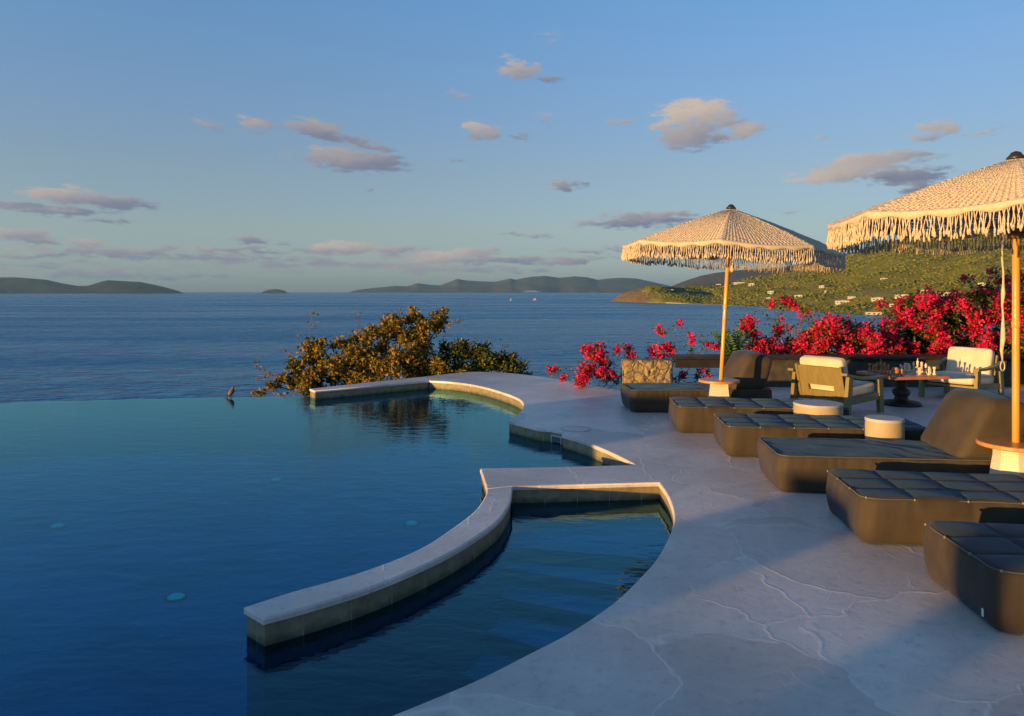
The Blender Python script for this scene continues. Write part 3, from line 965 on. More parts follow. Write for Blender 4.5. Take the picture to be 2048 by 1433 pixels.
    ja = MB(); ja.lathe([(.0275, .0), (.030, .006), (.030, .05), (.0275, .056)], 18, (0, 0, 1.40)); ja.build('pole_joint', M['pole'], root)
    fi = MB(); fi.lathe([(.06, ZA - .015), (.065, ZA), (.045, ZA + .02), (.032, ZA + .04), (.0, ZA + .052)], 16); fi.build('finial', M['finial'], root)
    return root, corners


par, _ = make_parasol(2.70, 2.255, 1.325)
par1, _ = make_parasol()


def cord(parent, top, length, ring):
    c_ = MB()
    rnd = random.Random(2)
    pts = [Vector((top[0] + rnd.uniform(-.004, .004) * (1 + i * .3), top[1], top[2] - length * i / 12)) for i in range(13)]
    rad = [.0075] * 13; rad[6] = .016; rad[9] = .015; rad[10] = .018; rad[11] = .012; rad[12] = .006
    c_.tube(pts, rad, 7)
    co2 = c_.build('pull_cord', M['crochet'], parent)
    e = pts[-1]
    if ring:
        g = MB()
        g.tube([e + Vector((.02 * sin(2 * pi * k / 20), 0, -.036 + .036 * cos(2 * pi * k / 20))) for k in range(21)], .0045, 6, cap=False)
        g.build('cord_ring', M['crochet'], co2)
    else:
        g = MB(); g.lathe([(.004, -.05), (.022, -.10), (.026, -.06), (.02, -.01), (.006, .01)][::1], 12, e); g.build('tassel', M['crochet'], co2)


# near parasol is the original, the far one a copy
U2 = P(2032, 1015.2); U1 = P(1438, 836)
par.location = (U2.x, U2.y, -.03); par.rotation_euler = (0, 0, radians(14))
tag(par, 'near crochet parasol with long cream fringe, cut off by the right edge of the photo', 'parasol', 'crochet parasols')
par1.location = (U1.x, U1.y, .02); par1.rotation_euler = (radians(.0), radians(3.2), radians(25))
par1.rotation_mode = 'XYZ'
par1.rotation_euler = (Matrix.Rotation(radians(3.3), 3, 'Y') @ Matrix.Rotation(radians(25), 3, 'Z')).to_euler()
tag(par1, 'far crochet parasol with cream fringe and leaning wooden pole, seen whole against the sea', 'parasol', 'crochet parasols')
inv = Matrix.Rotation(radians(-14), 3, 'Z')
cpos = inv @ Vector((P(1997, 1015.2).x - U2.x, -.05, 2.2))
cord(par, (cpos.x, cpos.y, 2.17), 1.02, True)
cord(par1, (.04, -.05, 2.1), .12, False)


def parasol_table(loc, label, facets, rot):
    r = empty('parasol_table', loc)
    tag(r, label, 'parasol table', 'tables round the parasol poles')
    b1 = MB(); b1.lathe([(.205, 0.003), (.205, .02), (.150, .40), (.150, .462)], facets, (0, 0, 0), 0, False, None, rot)
    b1.build('base', M['whitebase'], r)
    t1 = MB(); t1.lathe([(.150, .463), (.255, .466), (.262, .474), (.262, .492), (.255, .498), (.05, .499), (.030, .499)], 48); t1.build('table_top', M['tabletop'], r, 40)
    return r


parasol_table((U2.x, U2.y, 0), 'round teak table on a white faceted base round the near parasol pole', 8, .3)
parasol_table((U1.x, U1.y, 0), 'round wooden table on a white tapered base round the far parasol pole', 4, .6)

# ------------------------------------------------------------------ drum tables
def drum(px, pyc, Y, r, zt, label, lip):
    x = (px - CX) * Y / F
    o = empty('drum_table', (x, Y, 0)); tag(o, label, 'side table', 'sandy drum side tables')
    b1 = MB(); b1.lathe([(r * .96, .003), (r, .02), (r, zt - .05), (r * .985, zt - .045), (r * .985, zt - .03)], 48); b1.build('drum_body', M['drum'], o, 40)
    t = MB(); t.lathe([(r * .985, zt - .03), (r * 1.012, zt - .028), (r * 1.012, zt - .006), (r * .99, zt), (r * .5, zt + .001), (0, zt + .001)], 48); t.build('drum_lid', M['drum'] if lip else M['drumtop'], o, 40)
    return o


drum(1636, 806, 8.27, .258, .405, 'wide low sandy drum table between two tufted loungers', False)
drum(1769, 836, 6.98, .168, .457, 'small narrow sandy drum table behind the smooth lounger with backrest', False)

# ------------------------------------------------------------------ armchairs
def plank(mb, pts, w, th, axis=Vector((0, 1, 0))):
    """board following pts, width w along axis, thickness th"""
    pts = [Vector(p) for p in pts]
    rings = []
    for i, p in enumerate(pts):
        d = (pts[min(i + 1, len(pts) - 1)] - pts[max(i - 1, 0)]).normalized()
        nrm = d.cross(axis).normalized()
        b = len(mb.v)
        for s, t in ((-1, -1), (1, -1), (1, 1), (-1, 1)):
            mb.v.append(p + axis * (s * w / 2) + nrm * (t * th / 2))
        rings.append(b)
    for i in range(len(pts) - 1):
        for k in range(4):
            k2 = (k + 1) % 4
            mb.face((rings[i] + k, rings[i] + k2, rings[i + 1] + k2, rings[i + 1] + k))
    mb.face([rings[0] + k for k in range(4)][::-1]); mb.face([rings[-1] + k for k in range(4)])


def make_armchair():
    """x forward, y to the left"""
    r = empty('armchair', (0, 0, 0))
    W = .80
    for s in (-1, 1):
        l = MB(); plank(l, [(.40, s * W / 2, .0), (.37, s * W / 2, .47)], .05, .10); l.build('leg', M['chairwood'], r)
        l = MB(); plank(l, [(-.40, s * W / 2, .0), (-.33, s * W / 2, .52)], .05, .10); l.build('leg', M['chairwood'], r)
        a = MB()
        plank(a, [(-.46, s * W / 2, .565), (-.30, s * W / 2, .535), (-.05, s * W / 2, .495), (.2, s * W / 2, .482), (.43, s * W / 2, .490)], .085, .032)
        a.build('armrest', M['chairwood'], r)
        k = MB(); plank(k, [(-.36, s * (W / 2 - .002), .20), (.36, s * (W / 2 - .002), .23)], .036, .09); k.build('side_rail', M['chairwood'], r)
    sf = MB(); plank(sf, [(-.34, 0, .19), (.36, 0, .22)], W - .056, .03); sf.build('seat_frame', M['chairwood'], r)
    # back panel with a slot through it, leaning back
    bp = MB()
    Mx = Matrix.Translation((-.30, 0, .20)) @ Matrix.Rotation(radians(-15), 4, 'Y')
    hw = W / 2 - .09
    bp.box((0, 0, .05), (.028, hw * 2, .13), Mx); bp.box((0, 0, .325), (.028, hw * 2, .26), Mx)
    bp.box((0, -hw + .06, .155), (.028, .12, .08), Mx); bp.box((0, hw - .06, .155), (.028, .12, .08), Mx)
    bp.box((.004, -hw - .018, .22), (.05, .034, .50), Mx); bp.box((.004, hw + .018, .22), (.05, .034, .50), Mx)
    bp.build('back_panel', M['chairwood'], r)

    def cush(size, loc, ry, name, rr=.05):
        h = [s / 2 for s in size]

        def wp(p, g):
            ex, ey, ez = p.x / h[0], p.y / h[1], p.z / h[2]
            k = .5 * (1 - ex ** 4) * (1 - ey ** 4)
            return Vector((p.x, p.y, p.z + ez * .018 * k + .004 * noise.noise(p * 6)))
        vs, fs = rbox((16, 16, 8), h, rr, wp)
        c_ = MB(); Mc = Matrix.Translation(loc) @ Matrix.Rotation(radians(ry), 4, 'Y')
        c_.add(vs, fs, 0, True, Mc); return c_.build(name, M['cushion'], r)
    cush((.70, W - .09, .15), (.055, 0, .315), -3, 'seat_cushion')
    cush((.15, W - .15, .46), (-.275, 0, .53), -15, 'back_cushion')
    return r


ang = atan2(.56, .83)
ch = make_armchair()
ch.location = (4.47, 10.20, 0); ch.rotation_euler.z = ang
tag(ch, 'olive wooden armchair with its slotted back turned to the camera, left of the chess table', 'armchair', 'armchairs at the chess table')
ch2 = copy_tree(ch)
ch2.location = (6.95, 11.45, 0); ch2.rotation_euler.z = ang + pi
tag(ch2, 'olive wooden armchair showing its cream cushions, right of the chess table', 'armchair', 'armchairs at the chess table')

# ------------------------------------------------------------------ chess table and pieces
ct = empty('chess_table', (5.66, 10.76, 0), radians(9))
tag(ct, 'square red brown chess table on a dark turned pedestal', 'chess table')
ZT = .455


def board_mat():
    m, nt, b = mat_new('chess_board_inlay')
    tc = N(nt, 'ShaderNodeTexCoord')
    ck = N(nt, 'ShaderNodeTexChecker', Scale=1 / .085); ck.inputs['Color1'].default_value = (.50, .36, .22, 1); ck.inputs['Color2'].default_value = (.16, .06, .03, 1)
    mp = N(nt, 'ShaderNodeMapping'); mp.inputs['Location'].default_value = (.0, .0, .03); L(nt, tc.outputs['Object'], mp.inputs['Vector'])
    L(nt, mp.outputs[0], ck.inputs['Vector']); L(nt, ck.outputs[0], b.inputs['Base Color']); b.inputs['Roughness'].default_value = .3
    return m


tt = MB(); tt.box((0, 0, ZT - .02), (.86, .86, .04), None, 0, .006); tt.build('table_top', M['reddish'], ct)
tb = MB(); tb.box((0, 0, ZT + .0025), (.68, .68, .005)); tb.build('chess_board', board_mat(), ct)
tp = MB(); tp.lathe([(.27, .003), (.27, .03), (.24, .05), (.10, .07), (.085, .12), (.12, .17), (.12, .21), (.07, .25), (.075, .36), (.12, .41), (.12, .414)], 28); tp.build('pedestal', M['darkwood'], ct)

prof = {
    'pawn': [(.022, 0), (.024, .008), (.017, .018), (.010, .03), (.009, .055), (.016, .062), (.010, .066), (.016, .078), (.015, .09), (.0, .099)],
    'rook': [(.025, 0), (.027, .01), (.020, .022), (.014, .04), (.014, .08), (.022, .088), (.022, .115), (.016, .115), (.016, .108), (0, .107)],
    'bishop': [(.025, 0), (.027, .01), (.019, .024), (.012, .04), (.010, .085), (.019, .094), (.011, .10), (.018, .115), (.015, .132), (.006, .144), (.006, .15), (0, .155)],
    'queen': [(.027, 0), (.029, .01), (.021, .026), (.013, .045), (.011, .10), (.021, .110), (.012, .117), (.018, .14), (.023, .155), (.014, .156), (.008, .166), (0, .17)],
    'king': [(.028, 0), (.030, .01), (.022, .026), (.014, .045), (.012, .11), (.022, .12), (.013, .127), (.020, .155), (.019, .165), (.007, .172), (.007, .19), (0, .191)],
    'knight': [(.025, 0), (.027, .01), (.020, .022), (.015, .035), (.014, .05)],
}
pm = {}
cell = .085
rot = radians(9)
setup = []   # kind, colour, column (x across), row (y away)
for r_, k in enumerate(['rook', 'knight', 'bishop', 'queen', 'king', 'bishop', 'knight', 'rook']):
    setup.append((k, 'brown', 0, r_)); setup.append((k, 'pale', 7, r_))
for r_ in range(8):
    if r_ not in (3, 6): setup.append(('pawn', 'brown', 1, r_))
    if r_ not in (4, 1): setup.append(('pawn', 'pale', 6, r_))
setup += [('pawn', 'brown', 3, 3), ('pawn', 'pale', 4, 4), ('pawn', 'pale', 5, 1)]
nth = ['nearest the camera', 'second from the near edge', 'third from the near edge', 'fourth from the near edge', 'fourth from the far edge', 'third from the far edge', 'second from the far edge', 'farthest from the camera']
for kind, colr, cx_, ry_ in setup:
    lx, ly = (cx_ - 3.5) * cell, (ry_ - 3.5) * cell
    wx = 5.66 + lx * cos(rot) - ly * sin(rot); wy = 10.76 + lx * sin(rot) + ly * cos(rot)
    if (kind, colr) not in pm:
        mbp = MB(); mbp.lathe(prof[kind], 14)
        if kind == 'knight':
            vs, fs = rbox((6, 4, 8), (.022, .011, .034), .009, lambda p, g: Vector((p.x * (1 - .25 * (p.z > .0)) + .012 * (p.z + .034) / .068 * (1 if p.z < .02 else 1.8), p.y * (1 - 4 * max(0, p.z - .01)), p.z + .080)))
            mbp.add(vs, fs, 0, True)
            mbp.add([(.0, -.004, .108), (.008, 0, .126), (.0, .004, .108), (-.006, 0, .108)], [(0, 1, 3), (1, 2, 3), (0, 2, 1)])
        if kind == 'king':
            mbp.box((0, 0, .197), (.006, .006, .022)); mbp.box((0, 0, .198), (.018, .0055, .0055))
        ob = mbp.build('chess_' + kind, M['chessbrown' if colr == 'brown' else 'chesswhite'])
        pm[(kind, colr)] = ob
    else:
        ob = pm[(kind, colr)].copy(); COL.objects.link(ob)
    ob.location = (wx, wy, ZT + .006); ob.rotation_euler.z = rot + (0 if colr == 'brown' else pi)
    where = {0: 'at the left edge of the board', 7: 'at the right edge of the board', 1: 'in the left row of pawns', 6: 'in the right row of pawns', 3: 'alone near the middle', 4: 'alone near the middle', 5: 'moved ahead of the right row'}[cx_]
    tag(ob, '%s wooden chess %s %s, %s' % (colr, kind, where, nth[ry_]), 'chess piece', 'chess pieces on the board')

# ------------------------------------------------------------------ stone wall with timber ledge
def stone_block(name, x0, x1, y0, y1, h, label):
    """rough masonry with an uneven face"""
    rt = empty(name, ((x0 + x1) / 2, (y0 + y1) / 2, 0))
    tag(rt, label, 'stone wall', 'rubble walls behind the loungers')
    cx_, cy_ = (x0 + x1) / 2, (y0 + y1) / 2
    sx, sy = x1 - x0, y1 - y0
    n = (max(6, int(sx / .06)), max(4, int(sy / .06)), max(5, int(h / .05)))
    vs, fs = rbox(n, (sx / 2, sy / 2, h / 2 + .1), .03, lambda p, g: p + Vector((.016 * noise.noise(Vector((p.x + cx_, p.y, p.z)) * 7), .026 * noise.noise(Vector((p.x + cx_ + 5, p.y, p.z)) * 7), .014 * noise.noise(Vector((p.x + cx_, p.y + 9, p.z)) * 6))))
    b1 = MB(); b1.add([v + Vector((0, 0, h / 2 - .1)) for v in vs], fs, 0, True)
    b1.build('masonry', M['stone'], rt)
    return rt


WY = 12.72
stone_block('stone_wall', 1.93, 2.78, WY, WY + .45, .46, 'short sunlit rubble stone wall end beside the crimson bush and dark lounger')
M['stone_pale'] = M['stone']; M['stone'] = simple('shade_dark_stone', (.03, .028, .022), (.075, .065, .045), scale=7, rough=.9, bump=1.0, bscale=9)  # the long wall's shade is put into this darker stone colour
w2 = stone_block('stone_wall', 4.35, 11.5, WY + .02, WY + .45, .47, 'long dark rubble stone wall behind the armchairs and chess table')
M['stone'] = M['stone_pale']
lo = empty('timber_ledge', (0, WY + .21, .505)); tag(lo, 'dark timber ledge spanning the gap and lying on the long stone wall', 'ledge')
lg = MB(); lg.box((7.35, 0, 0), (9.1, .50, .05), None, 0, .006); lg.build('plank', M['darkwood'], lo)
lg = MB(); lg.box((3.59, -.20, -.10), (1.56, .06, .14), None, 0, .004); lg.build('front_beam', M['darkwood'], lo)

# ------------------------------------------------------------------ plants
def leaf(mb, p, size, mat, rnd, droop=.0, asp=.55, nrm=None):
    d = Vector((rnd.gauss(0, 1), rnd.gauss(0, 1), rnd.gauss(0, .8) - droop))
    if d.length < 1e-3: d = Vector((1, 0, 0))
    d.normalize()
    s = d.cross(Vector((rnd.gauss(0, 1), rnd.gauss(0, 1), rnd.gauss(0, 1) + .8)))
    if s.length < 1e-3: s = Vector((0, 1, 0))
    s.normalize(); n = d.cross(s)
    w = size * asp * .5
    fold = size * rnd.uniform(.05, .18)
    b = len(mb.v)
    mb.v += [p, p + d * size * .45 + s * w + n * fold, p + d * size, p + d * size * .45 - s * w + n * fold]
    mb.face((b, b + 1, b + 2), mat); mb.face((b, b + 2, b + 3), mat)


def pick(rnd, weights):
    t = rnd.random() * sum(weights)
    for i, w in enumerate(weights):
        t -= w
        if t <= 0: return i
    return len(weights) - 1


def twig(mb, a, b, r0, r1, rnd, bend=.12):
    a, b = Vector(a), Vector(b)
    L_ = (b - a).length
    k1 = Vector((rnd.gauss(0, 1), rnd.gauss(0, 1), rnd.gauss(0, .6))) * L_ * bend * .5
    pts = [a.lerp(b, t) + k1 * sin(pi * t) for t in (0, .2, .4, .6, .8, 1)]
    mb.tube(pts, [r0 + (r1 - r0) * t for t in (0, .2, .4, .6, .8, 1)], 5)
    return pts


def shrub(name, base, clumps, label, cat, group, mats, weights, lsize, dens, seed, asp=.6, sprays=(), trunk_r=.05, flowers=None):
    """clumps: (x, y, z, r) in world space; leaves grow in sprays off twigs that reach into each clump"""
    rnd = random.Random(seed)
    base = Vector(base)
    root = empty(name, base)
    tag(root, label, cat, group)
    st, fo = MB(), MB()
    fork = base + Vector((0, 0, .35))
    ends, fls = [fork - base], []
    st.tube([base - base, Vector((rnd.uniform(-.05, .05), 0, .2)), fork - base], [trunk_r, trunk_r * .85, trunk_r * .7], 7)
    for (x, y, z, r) in clumps:
        c_ = Vector((x, y, z)) - base
        mid = (fork - base).lerp(c_, .55) + Vector((rnd.gauss(0, .1), rnd.gauss(0, .1), rnd.gauss(0, .05)))
        twig(st, fork - base, mid, trunk_r * .5, trunk_r * .28, rnd)
        twig(st, mid, c_, trunk_r * .28, trunk_r * .14, rnd)
        ends.append(c_)
        ntw = max(4, int(22 * r))
        nl = int(dens * r * r * 4)
        for q in range(ntw):
            d = Vector((rnd.gauss(0, 1), rnd.gauss(0, 1), rnd.gauss(0, .9))).normalized()
            tipp = c_ + d * r * rnd.uniform(.65, 1.12)
            pts = twig(st, c_ + d * r * .1, tipp, trunk_r * .12, trunk_r * .06, rnd)
            for w in range(max(3, nl // ntw)):
                t = rnd.random() ** .55
                i0 = min(4, int(t * 5)); p = pts[i0].lerp(pts[i0 + 1], t * 5 - i0)
                p = p + Vector((rnd.gauss(0, 1), rnd.gauss(0, 1), rnd.gauss(0, 1))) * r * .13
                leaf(fo, p, lsize * rnd.uniform(.6, 1.25), pick(rnd, weights), rnd, .25, asp)
    for (a, b_, n_) in sprays:
        a = Vector(a) - base; b_ = Vector(b_) - base
        near = min(ends, key=lambda e: (e - a).length)
        twig(st, near, a, trunk_r * .22, trunk_r * .2, rnd, .1)
        pts = twig(st, a, b_, trunk_r * .2, trunk_r * .07, rnd, .2)
        ends.append(b_)
        for w in range(n_):
            t = rnd.uniform(.15, 1.0) ** .8
            i0 = min(4, int(t * 5)); p = pts[i0].lerp(pts[i0 + 1], t * 5 - i0)
            p = p + Vector((rnd.gauss(0, 1), rnd.gauss(0, 1), rnd.gauss(0, 1))) * .045
            leaf(fo, p, lsize * rnd.uniform(.6, 1.15), pick(rnd, weights), rnd, .2, asp)
    if flowers:
        for (x, y, z, r, n_) in flowers:
            c_ = Vector((x, y, z)) - base
            near = min(ends, key=lambda e: (e - c_).length)
            twig(st, near, c_, .007, .004, rnd, .15)
            fl = MB()
            tone = rnd.random()
            wf = [3, 1.0, .5] if tone < .4 else ([1.0, 3.4, .4] if tone < .72 else [1.0, .5, 3.0])
            nb = max(4, int(n_ / 9))
            for q in range(nb):     # little heads of bracts
                hd = c_ + Vector((rnd.gauss(0, .55), rnd.gauss(0, .55), rnd.gauss(0, .5))) * r
                fl.tube([c_, c_.lerp(hd, .6), hd], [.003, .0025, .002], 3, 3)
                for w in range(15):
                    p = hd + Vector((rnd.gauss(0, 1), rnd.gauss(0, 1), rnd.gauss(0, 1))) * .026
                    leaf(fl, p, rnd.uniform(.034, .058), pick(rnd, wf), rnd, 0, .95)
            fls.append(fl)
            for w in range(int(n_ * .36)):
                p = c_ + Vector((rnd.gauss(0, .75), rnd.gauss(0, .75), rnd.gauss(0, .65))) * r
                leaf(fo, p, lsize * rnd.uniform(.6, 1.1), pick(rnd, weights), rnd, .1, asp)
    st.build('branches', M['bark'], root)
    fo.build('foliage', mats, root)
    for fl in fls: fl.build('flower_cluster', [M['fl_red'], M['fl_pink'], M['fl_deep'], M['l_green']], root)
    return root


def W3(px, py, Y):
    return Vector(((px - CX) * Y / F, Y, EYE - (py - HY) * Y / F))


def cl(px, py, Y, rpx):
    p = W3(px, py, Y)
    return (p.x, p.y, p.z, rpx * Y / F)


GB = 'bushes beyond the far pool wall'
amb = [M['l_amber'], M['l_olive'], M['l_green'], M['l_dark']]
Yb = 16.2
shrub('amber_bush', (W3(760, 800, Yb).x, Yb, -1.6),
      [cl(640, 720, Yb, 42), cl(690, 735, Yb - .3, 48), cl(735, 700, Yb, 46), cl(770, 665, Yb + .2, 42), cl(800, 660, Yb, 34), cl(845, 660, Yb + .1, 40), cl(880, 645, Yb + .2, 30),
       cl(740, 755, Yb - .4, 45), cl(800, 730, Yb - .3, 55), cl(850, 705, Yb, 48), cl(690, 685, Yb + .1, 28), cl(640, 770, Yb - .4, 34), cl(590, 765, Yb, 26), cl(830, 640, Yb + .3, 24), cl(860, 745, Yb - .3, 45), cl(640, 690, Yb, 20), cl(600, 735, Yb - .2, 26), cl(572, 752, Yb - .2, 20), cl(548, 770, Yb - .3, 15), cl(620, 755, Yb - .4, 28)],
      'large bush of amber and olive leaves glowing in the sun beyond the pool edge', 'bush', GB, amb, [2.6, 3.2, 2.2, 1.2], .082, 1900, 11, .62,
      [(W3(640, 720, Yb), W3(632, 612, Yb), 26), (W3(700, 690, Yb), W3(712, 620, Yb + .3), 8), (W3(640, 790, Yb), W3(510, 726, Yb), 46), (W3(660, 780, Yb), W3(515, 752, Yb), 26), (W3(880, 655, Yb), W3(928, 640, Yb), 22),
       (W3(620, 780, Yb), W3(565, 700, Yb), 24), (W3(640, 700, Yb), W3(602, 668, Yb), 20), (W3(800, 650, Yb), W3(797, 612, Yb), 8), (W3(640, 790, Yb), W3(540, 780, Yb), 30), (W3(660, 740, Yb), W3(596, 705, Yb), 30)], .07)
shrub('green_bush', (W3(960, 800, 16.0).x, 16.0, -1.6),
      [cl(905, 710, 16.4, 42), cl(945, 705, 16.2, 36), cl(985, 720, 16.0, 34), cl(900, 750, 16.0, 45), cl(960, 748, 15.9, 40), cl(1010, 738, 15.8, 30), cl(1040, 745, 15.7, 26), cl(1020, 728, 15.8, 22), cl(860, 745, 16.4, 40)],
      'dark green bush in shade beside the amber bush, above the curved paving', 'bush', GB, amb, [.15, .9, 1.8, 3.0], .085, 1800, 12, .6,  # this bush's shade is put in by a darker leaf mix
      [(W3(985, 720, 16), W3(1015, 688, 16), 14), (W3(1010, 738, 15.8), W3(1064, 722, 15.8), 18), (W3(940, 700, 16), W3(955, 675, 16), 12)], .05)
shrub('low_bush', (W3(518, 800, 14.6).x, 14.6, -1.3), [cl(512, 785, 14.6, 9), cl(527, 786, 14.6, 10)], 'tiny tuft of amber leaves at the water edge next to the bird', 'bush', GB, amb, [3, 1, 1, .5], .07, 1800, 13, .6, (), .02)

GF = 'bougainvillea bushes along the terrace edge'
gm = [M['l_green'], M['l_dark'], M['l_olive']]


def fc(px, py, Y, rpx, n_):
    p = W3(px, py, Y); return (p.x, p.y, p.z, rpx * Y / F, n_)


Yf = 13.0
shrub('bougainvillea', (W3(1190, 800, Yf).x, Yf, -.5),
      [cl(1205, 760, Yf, 16), cl(1230, 762, Yf + .2, 16), cl(1218, 735, Yf + .2, 14), cl(1180, 745, Yf, 12)],
      'small crimson flowering bush leaning over the paving left of the stone wall', 'flowering bush', GF, gm, [2, 1.5, 1.2], .06, 900, 21, .6,
      [(W3(1180, 760, Yf), W3(1095, 748, Yf), 14), (W3(1200, 730, Yf), W3(1245, 690, Yf), 22)], .025,
      [fc(1196, 702, Yf, 15, 170), fc(1185, 712, Yf, 10, 100), fc(1206, 720, Yf, 12, 110), fc(1172, 740, Yf - .2, 15, 200), fc(1160, 762, Yf - .4, 12, 170), fc(1200, 745, Yf - .2, 14, 150), fc(1222, 748, Yf, 10, 80), fc(1108, 741, Yf, 8, 60), fc(1128, 757, Yf, 6, 40), fc(1234, 700, Yf, 6, 50), fc(1257, 698, Yf + .2, 8, 60), fc(1262, 712, Yf + .2, 9, 80), fc(1176, 700, Yf, 9, 80)])
Yg = 13.4
shrub('bougainvillea', (W3(1330, 800, Yg).x, Yg, -.5),
      [cl(1325, 712, Yg, 12), cl(1385, 705, Yg, 12), cl(1350, 716, Yg, 10), cl(1390, 750, Yg - .1, 18), cl(1360, 755, Yg - .1, 16), cl(1420, 748, Yg, 14)],
      'sparse flowering bush with thin stems against the water, behind the timber ledge', 'flowering bush', GF, gm, [2.4, .8, 2], .055, 800, 22, .6,
      [(W3(1380, 710, Yg), W3(1318, 655, Yg), 26), (W3(1330, 672, Yg), W3(1358, 648, Yg), 10), (W3(1385, 715, Yg), W3(1405, 670, Yg), 18), (W3(1380, 710, Yg), W3(1440, 690, Yg), 16), (W3(1340, 715, Yg), W3(1350, 690, Yg), 10)], .022,
      [fc(1310, 706, Yg, 13, 120), fc(1332, 698, Yg, 13, 130), fc(1343, 702, Yg, 8, 60), fc(1318, 660, Yg, 6, 32), fc(1322, 664, Yg, 5, 26), fc(1358, 645, Yg, 4, 22), fc(1384, 680, Yg, 9, 60), fc(1415, 686, Yg, 7, 50), fc(1432, 692, Yg, 6, 40), fc(1405, 738, Yg - .2, 8, 36), fc(1368, 748, Yg - .2, 6, 28), fc(1415, 752, Yg - .1, 7, 30)])
rnd0 = random.Random(31)


def hedge(cx_, x0, x1, top, bottom, Y, label, seed, extra, nfl, ncl, sz=1.0):
    fl_, cs = [], []
    rn = random.Random(seed)
    for i in range(nfl):
        px = rn.uniform(x0, x1); py = top(px) + (bottom - top(px)) * rn.random() ** .9
        fl_.append(fc(px, py, Y + rn.uniform(-.5, .35), rn.uniform(10, 21) * sz, int(rn.uniform(80, 230))))
    for i in range(ncl):
        px = rn.uniform(x0, x1); py = top(px) + 6 + (bottom + 12 - top(px)) * rn.random()
        cs.append(cl(px, py, Y + rn.uniform(-.1, .7), rn.uniform(18, 32) * sz))
    return shrub('bougainvillea', (W3(cx_, 760, Y).x, Y + .3, -.5), cs, label, 'flowering bush', GF, gm, [2, 2.2, .9], .072, 1000, seed, .6, extra[1], .04, fl_ + extra[0])


Yh = 13.9
hedge(1540, 1500, 1625, lambda x: 690 - 30 * max(0, (x - 1580) / 50), 715, Yh, 'crimson flowering bush with a tall bright spray, leftmost of the long hedge', 41,
      ([fc(1497, 645, Yh, 14, 190), fc(1492, 660, Yh, 13, 150), fc(1508, 665, Yh, 9, 90), fc(1520, 685, Yh, 16, 200), fc(1545, 690, Yh, 15, 170), fc(1558, 658, Yh, 13, 130), fc(1520, 700, Yh, 14, 150), fc(1577, 604, Yh, 10, 90), fc(1566, 600, Yh, 7, 50), fc(1585, 612, Yh, 7, 50), fc(1608, 625, Yh, 8, 50), fc(1543, 612, Yh, 5, 20)],
       [(W3(1520, 700, Yh), W3(1490, 640, Yh), 22), (W3(1560, 700, Yh), W3(1575, 600, Yh), 40), (W3(1570, 690, Yh), W3(1620, 610, Yh), 44), (W3(1555, 680, Yh), W3(1530, 635, Yh), 16), (W3(1560, 670, Yh), W3(1590, 650, Yh), 14)]), 22, 12)
Yh = 13.7
hedge(1700, 1610, 1790, lambda x: 655 - 12 * sin((x - 1610) / 26), 725, Yh, 'dense crimson flowering bush in the middle of the hedge above the chess table', 42,
      ([fc(1655, 650, Yh, 12, 110), fc(1690, 650, Yh, 14, 130), fc(1730, 665, Yh, 18, 210), fc(1780, 650, Yh, 16, 180), fc(1820, 740, Yh - .4, 14, 120), fc(1840, 735, Yh - .4, 14, 130)],
       [(W3(1640, 680, Yh), W3(1625, 630, Yh), 24), (W3(1660, 670, Yh), W3(1668, 630, Yh), 18), (W3(1740, 680, Yh), W3(1745, 632, Yh), 20)]), 36, 28)
Yh = 14.1
hedge(1860, 1780, 1935, lambda x: 612 - 22 * max(0, sin((x - 1780) / 50)), 735, Yh, 'tall crimson flowering bush rising to the right of the chess table', 43,
      ([fc(1840, 600, Yh, 22, 260), fc(1855, 620, Yh, 24, 300), fc(1825, 625, Yh, 16, 150), fc(1760, 610, Yh, 8, 50), fc(1800, 605, Yh, 10, 60), fc(1925, 605, Yh, 16, 150), fc(1910, 590, Yh, 12, 100)],
       [(W3(1800, 660, Yh), W3(1762, 608, Yh), 20), (W3(1890, 620, Yh), W3(1905, 575, Yh), 20)]), 36, 36)
Yh = 13.9
hedge(1990, 1925, 2075, lambda x: 590 - 45 * max(0, (x - 1950) / 100), 745, Yh, 'tallest crimson flowering bush behind the near parasol pole', 44,
      ([fc(2010, 560, Yh, 12, 90), fc(2035, 545, Yh, 12, 90), fc(1985, 545, Yh, 8, 40), fc(1930, 560, Yh + .4, 9, 50), fc(2040, 600, Yh, 16, 130)],
       [(W3(1960, 620, Yh), W3(1935, 555, Yh), 26), (W3(2000, 590, Yh), W3(1990, 530, Yh), 26), (W3(2030, 580, Yh), W3(2040, 515, Yh), 26)]), 34, 38)
# fern like plant
fn = empty('fern', (W3(1462, 720, 13.5).x, 13.5, -.02)); tag(fn, 'bright green feathery fern behind the far parasol pole', 'fern')
mb = MB(); stm = MB(); rnd = random.Random(9)
for k in range(20):
    a = rnd.uniform(0, 2 * pi); ln = rnd.uniform(.45, .72)
    d = Vector((cos(a), sin(a) * .6, 0))
    pts = [Vector((0, 0, .30)) + d * ln * t * rnd.uniform(.9, 1.0) * .62 + Vector((0, 0, (.30 + ln * .95) * t - .42 * t * t * ln)) for t in [i / 12 for i in range(13)]]
    stm.tube(pts, [.006 * (1 - t / 14) for t in range(13)], 4)
    for i in range(2, 13):
        w = .14 * (1 - abs(i - 5) / 10)
        tdir = (pts[i] - pts[i - 1]).normalized(); sd = tdir.cross(Vector((0, 0, 1))).normalized()
        for s in (-1, 1):
            b = len(mb.v); p = pts[i]
            mb.v += [p, p + sd * s * w * .5 + tdir * .035 + Vector((0, 0, .01)), p + sd * s * w + tdir * .05 - Vector((0, 0, .02)), p + sd * s * w * .5 - tdir * .004]
            mb.face((b, b + 1, b + 2), 0); mb.face((b, b + 2, b + 3), 0)
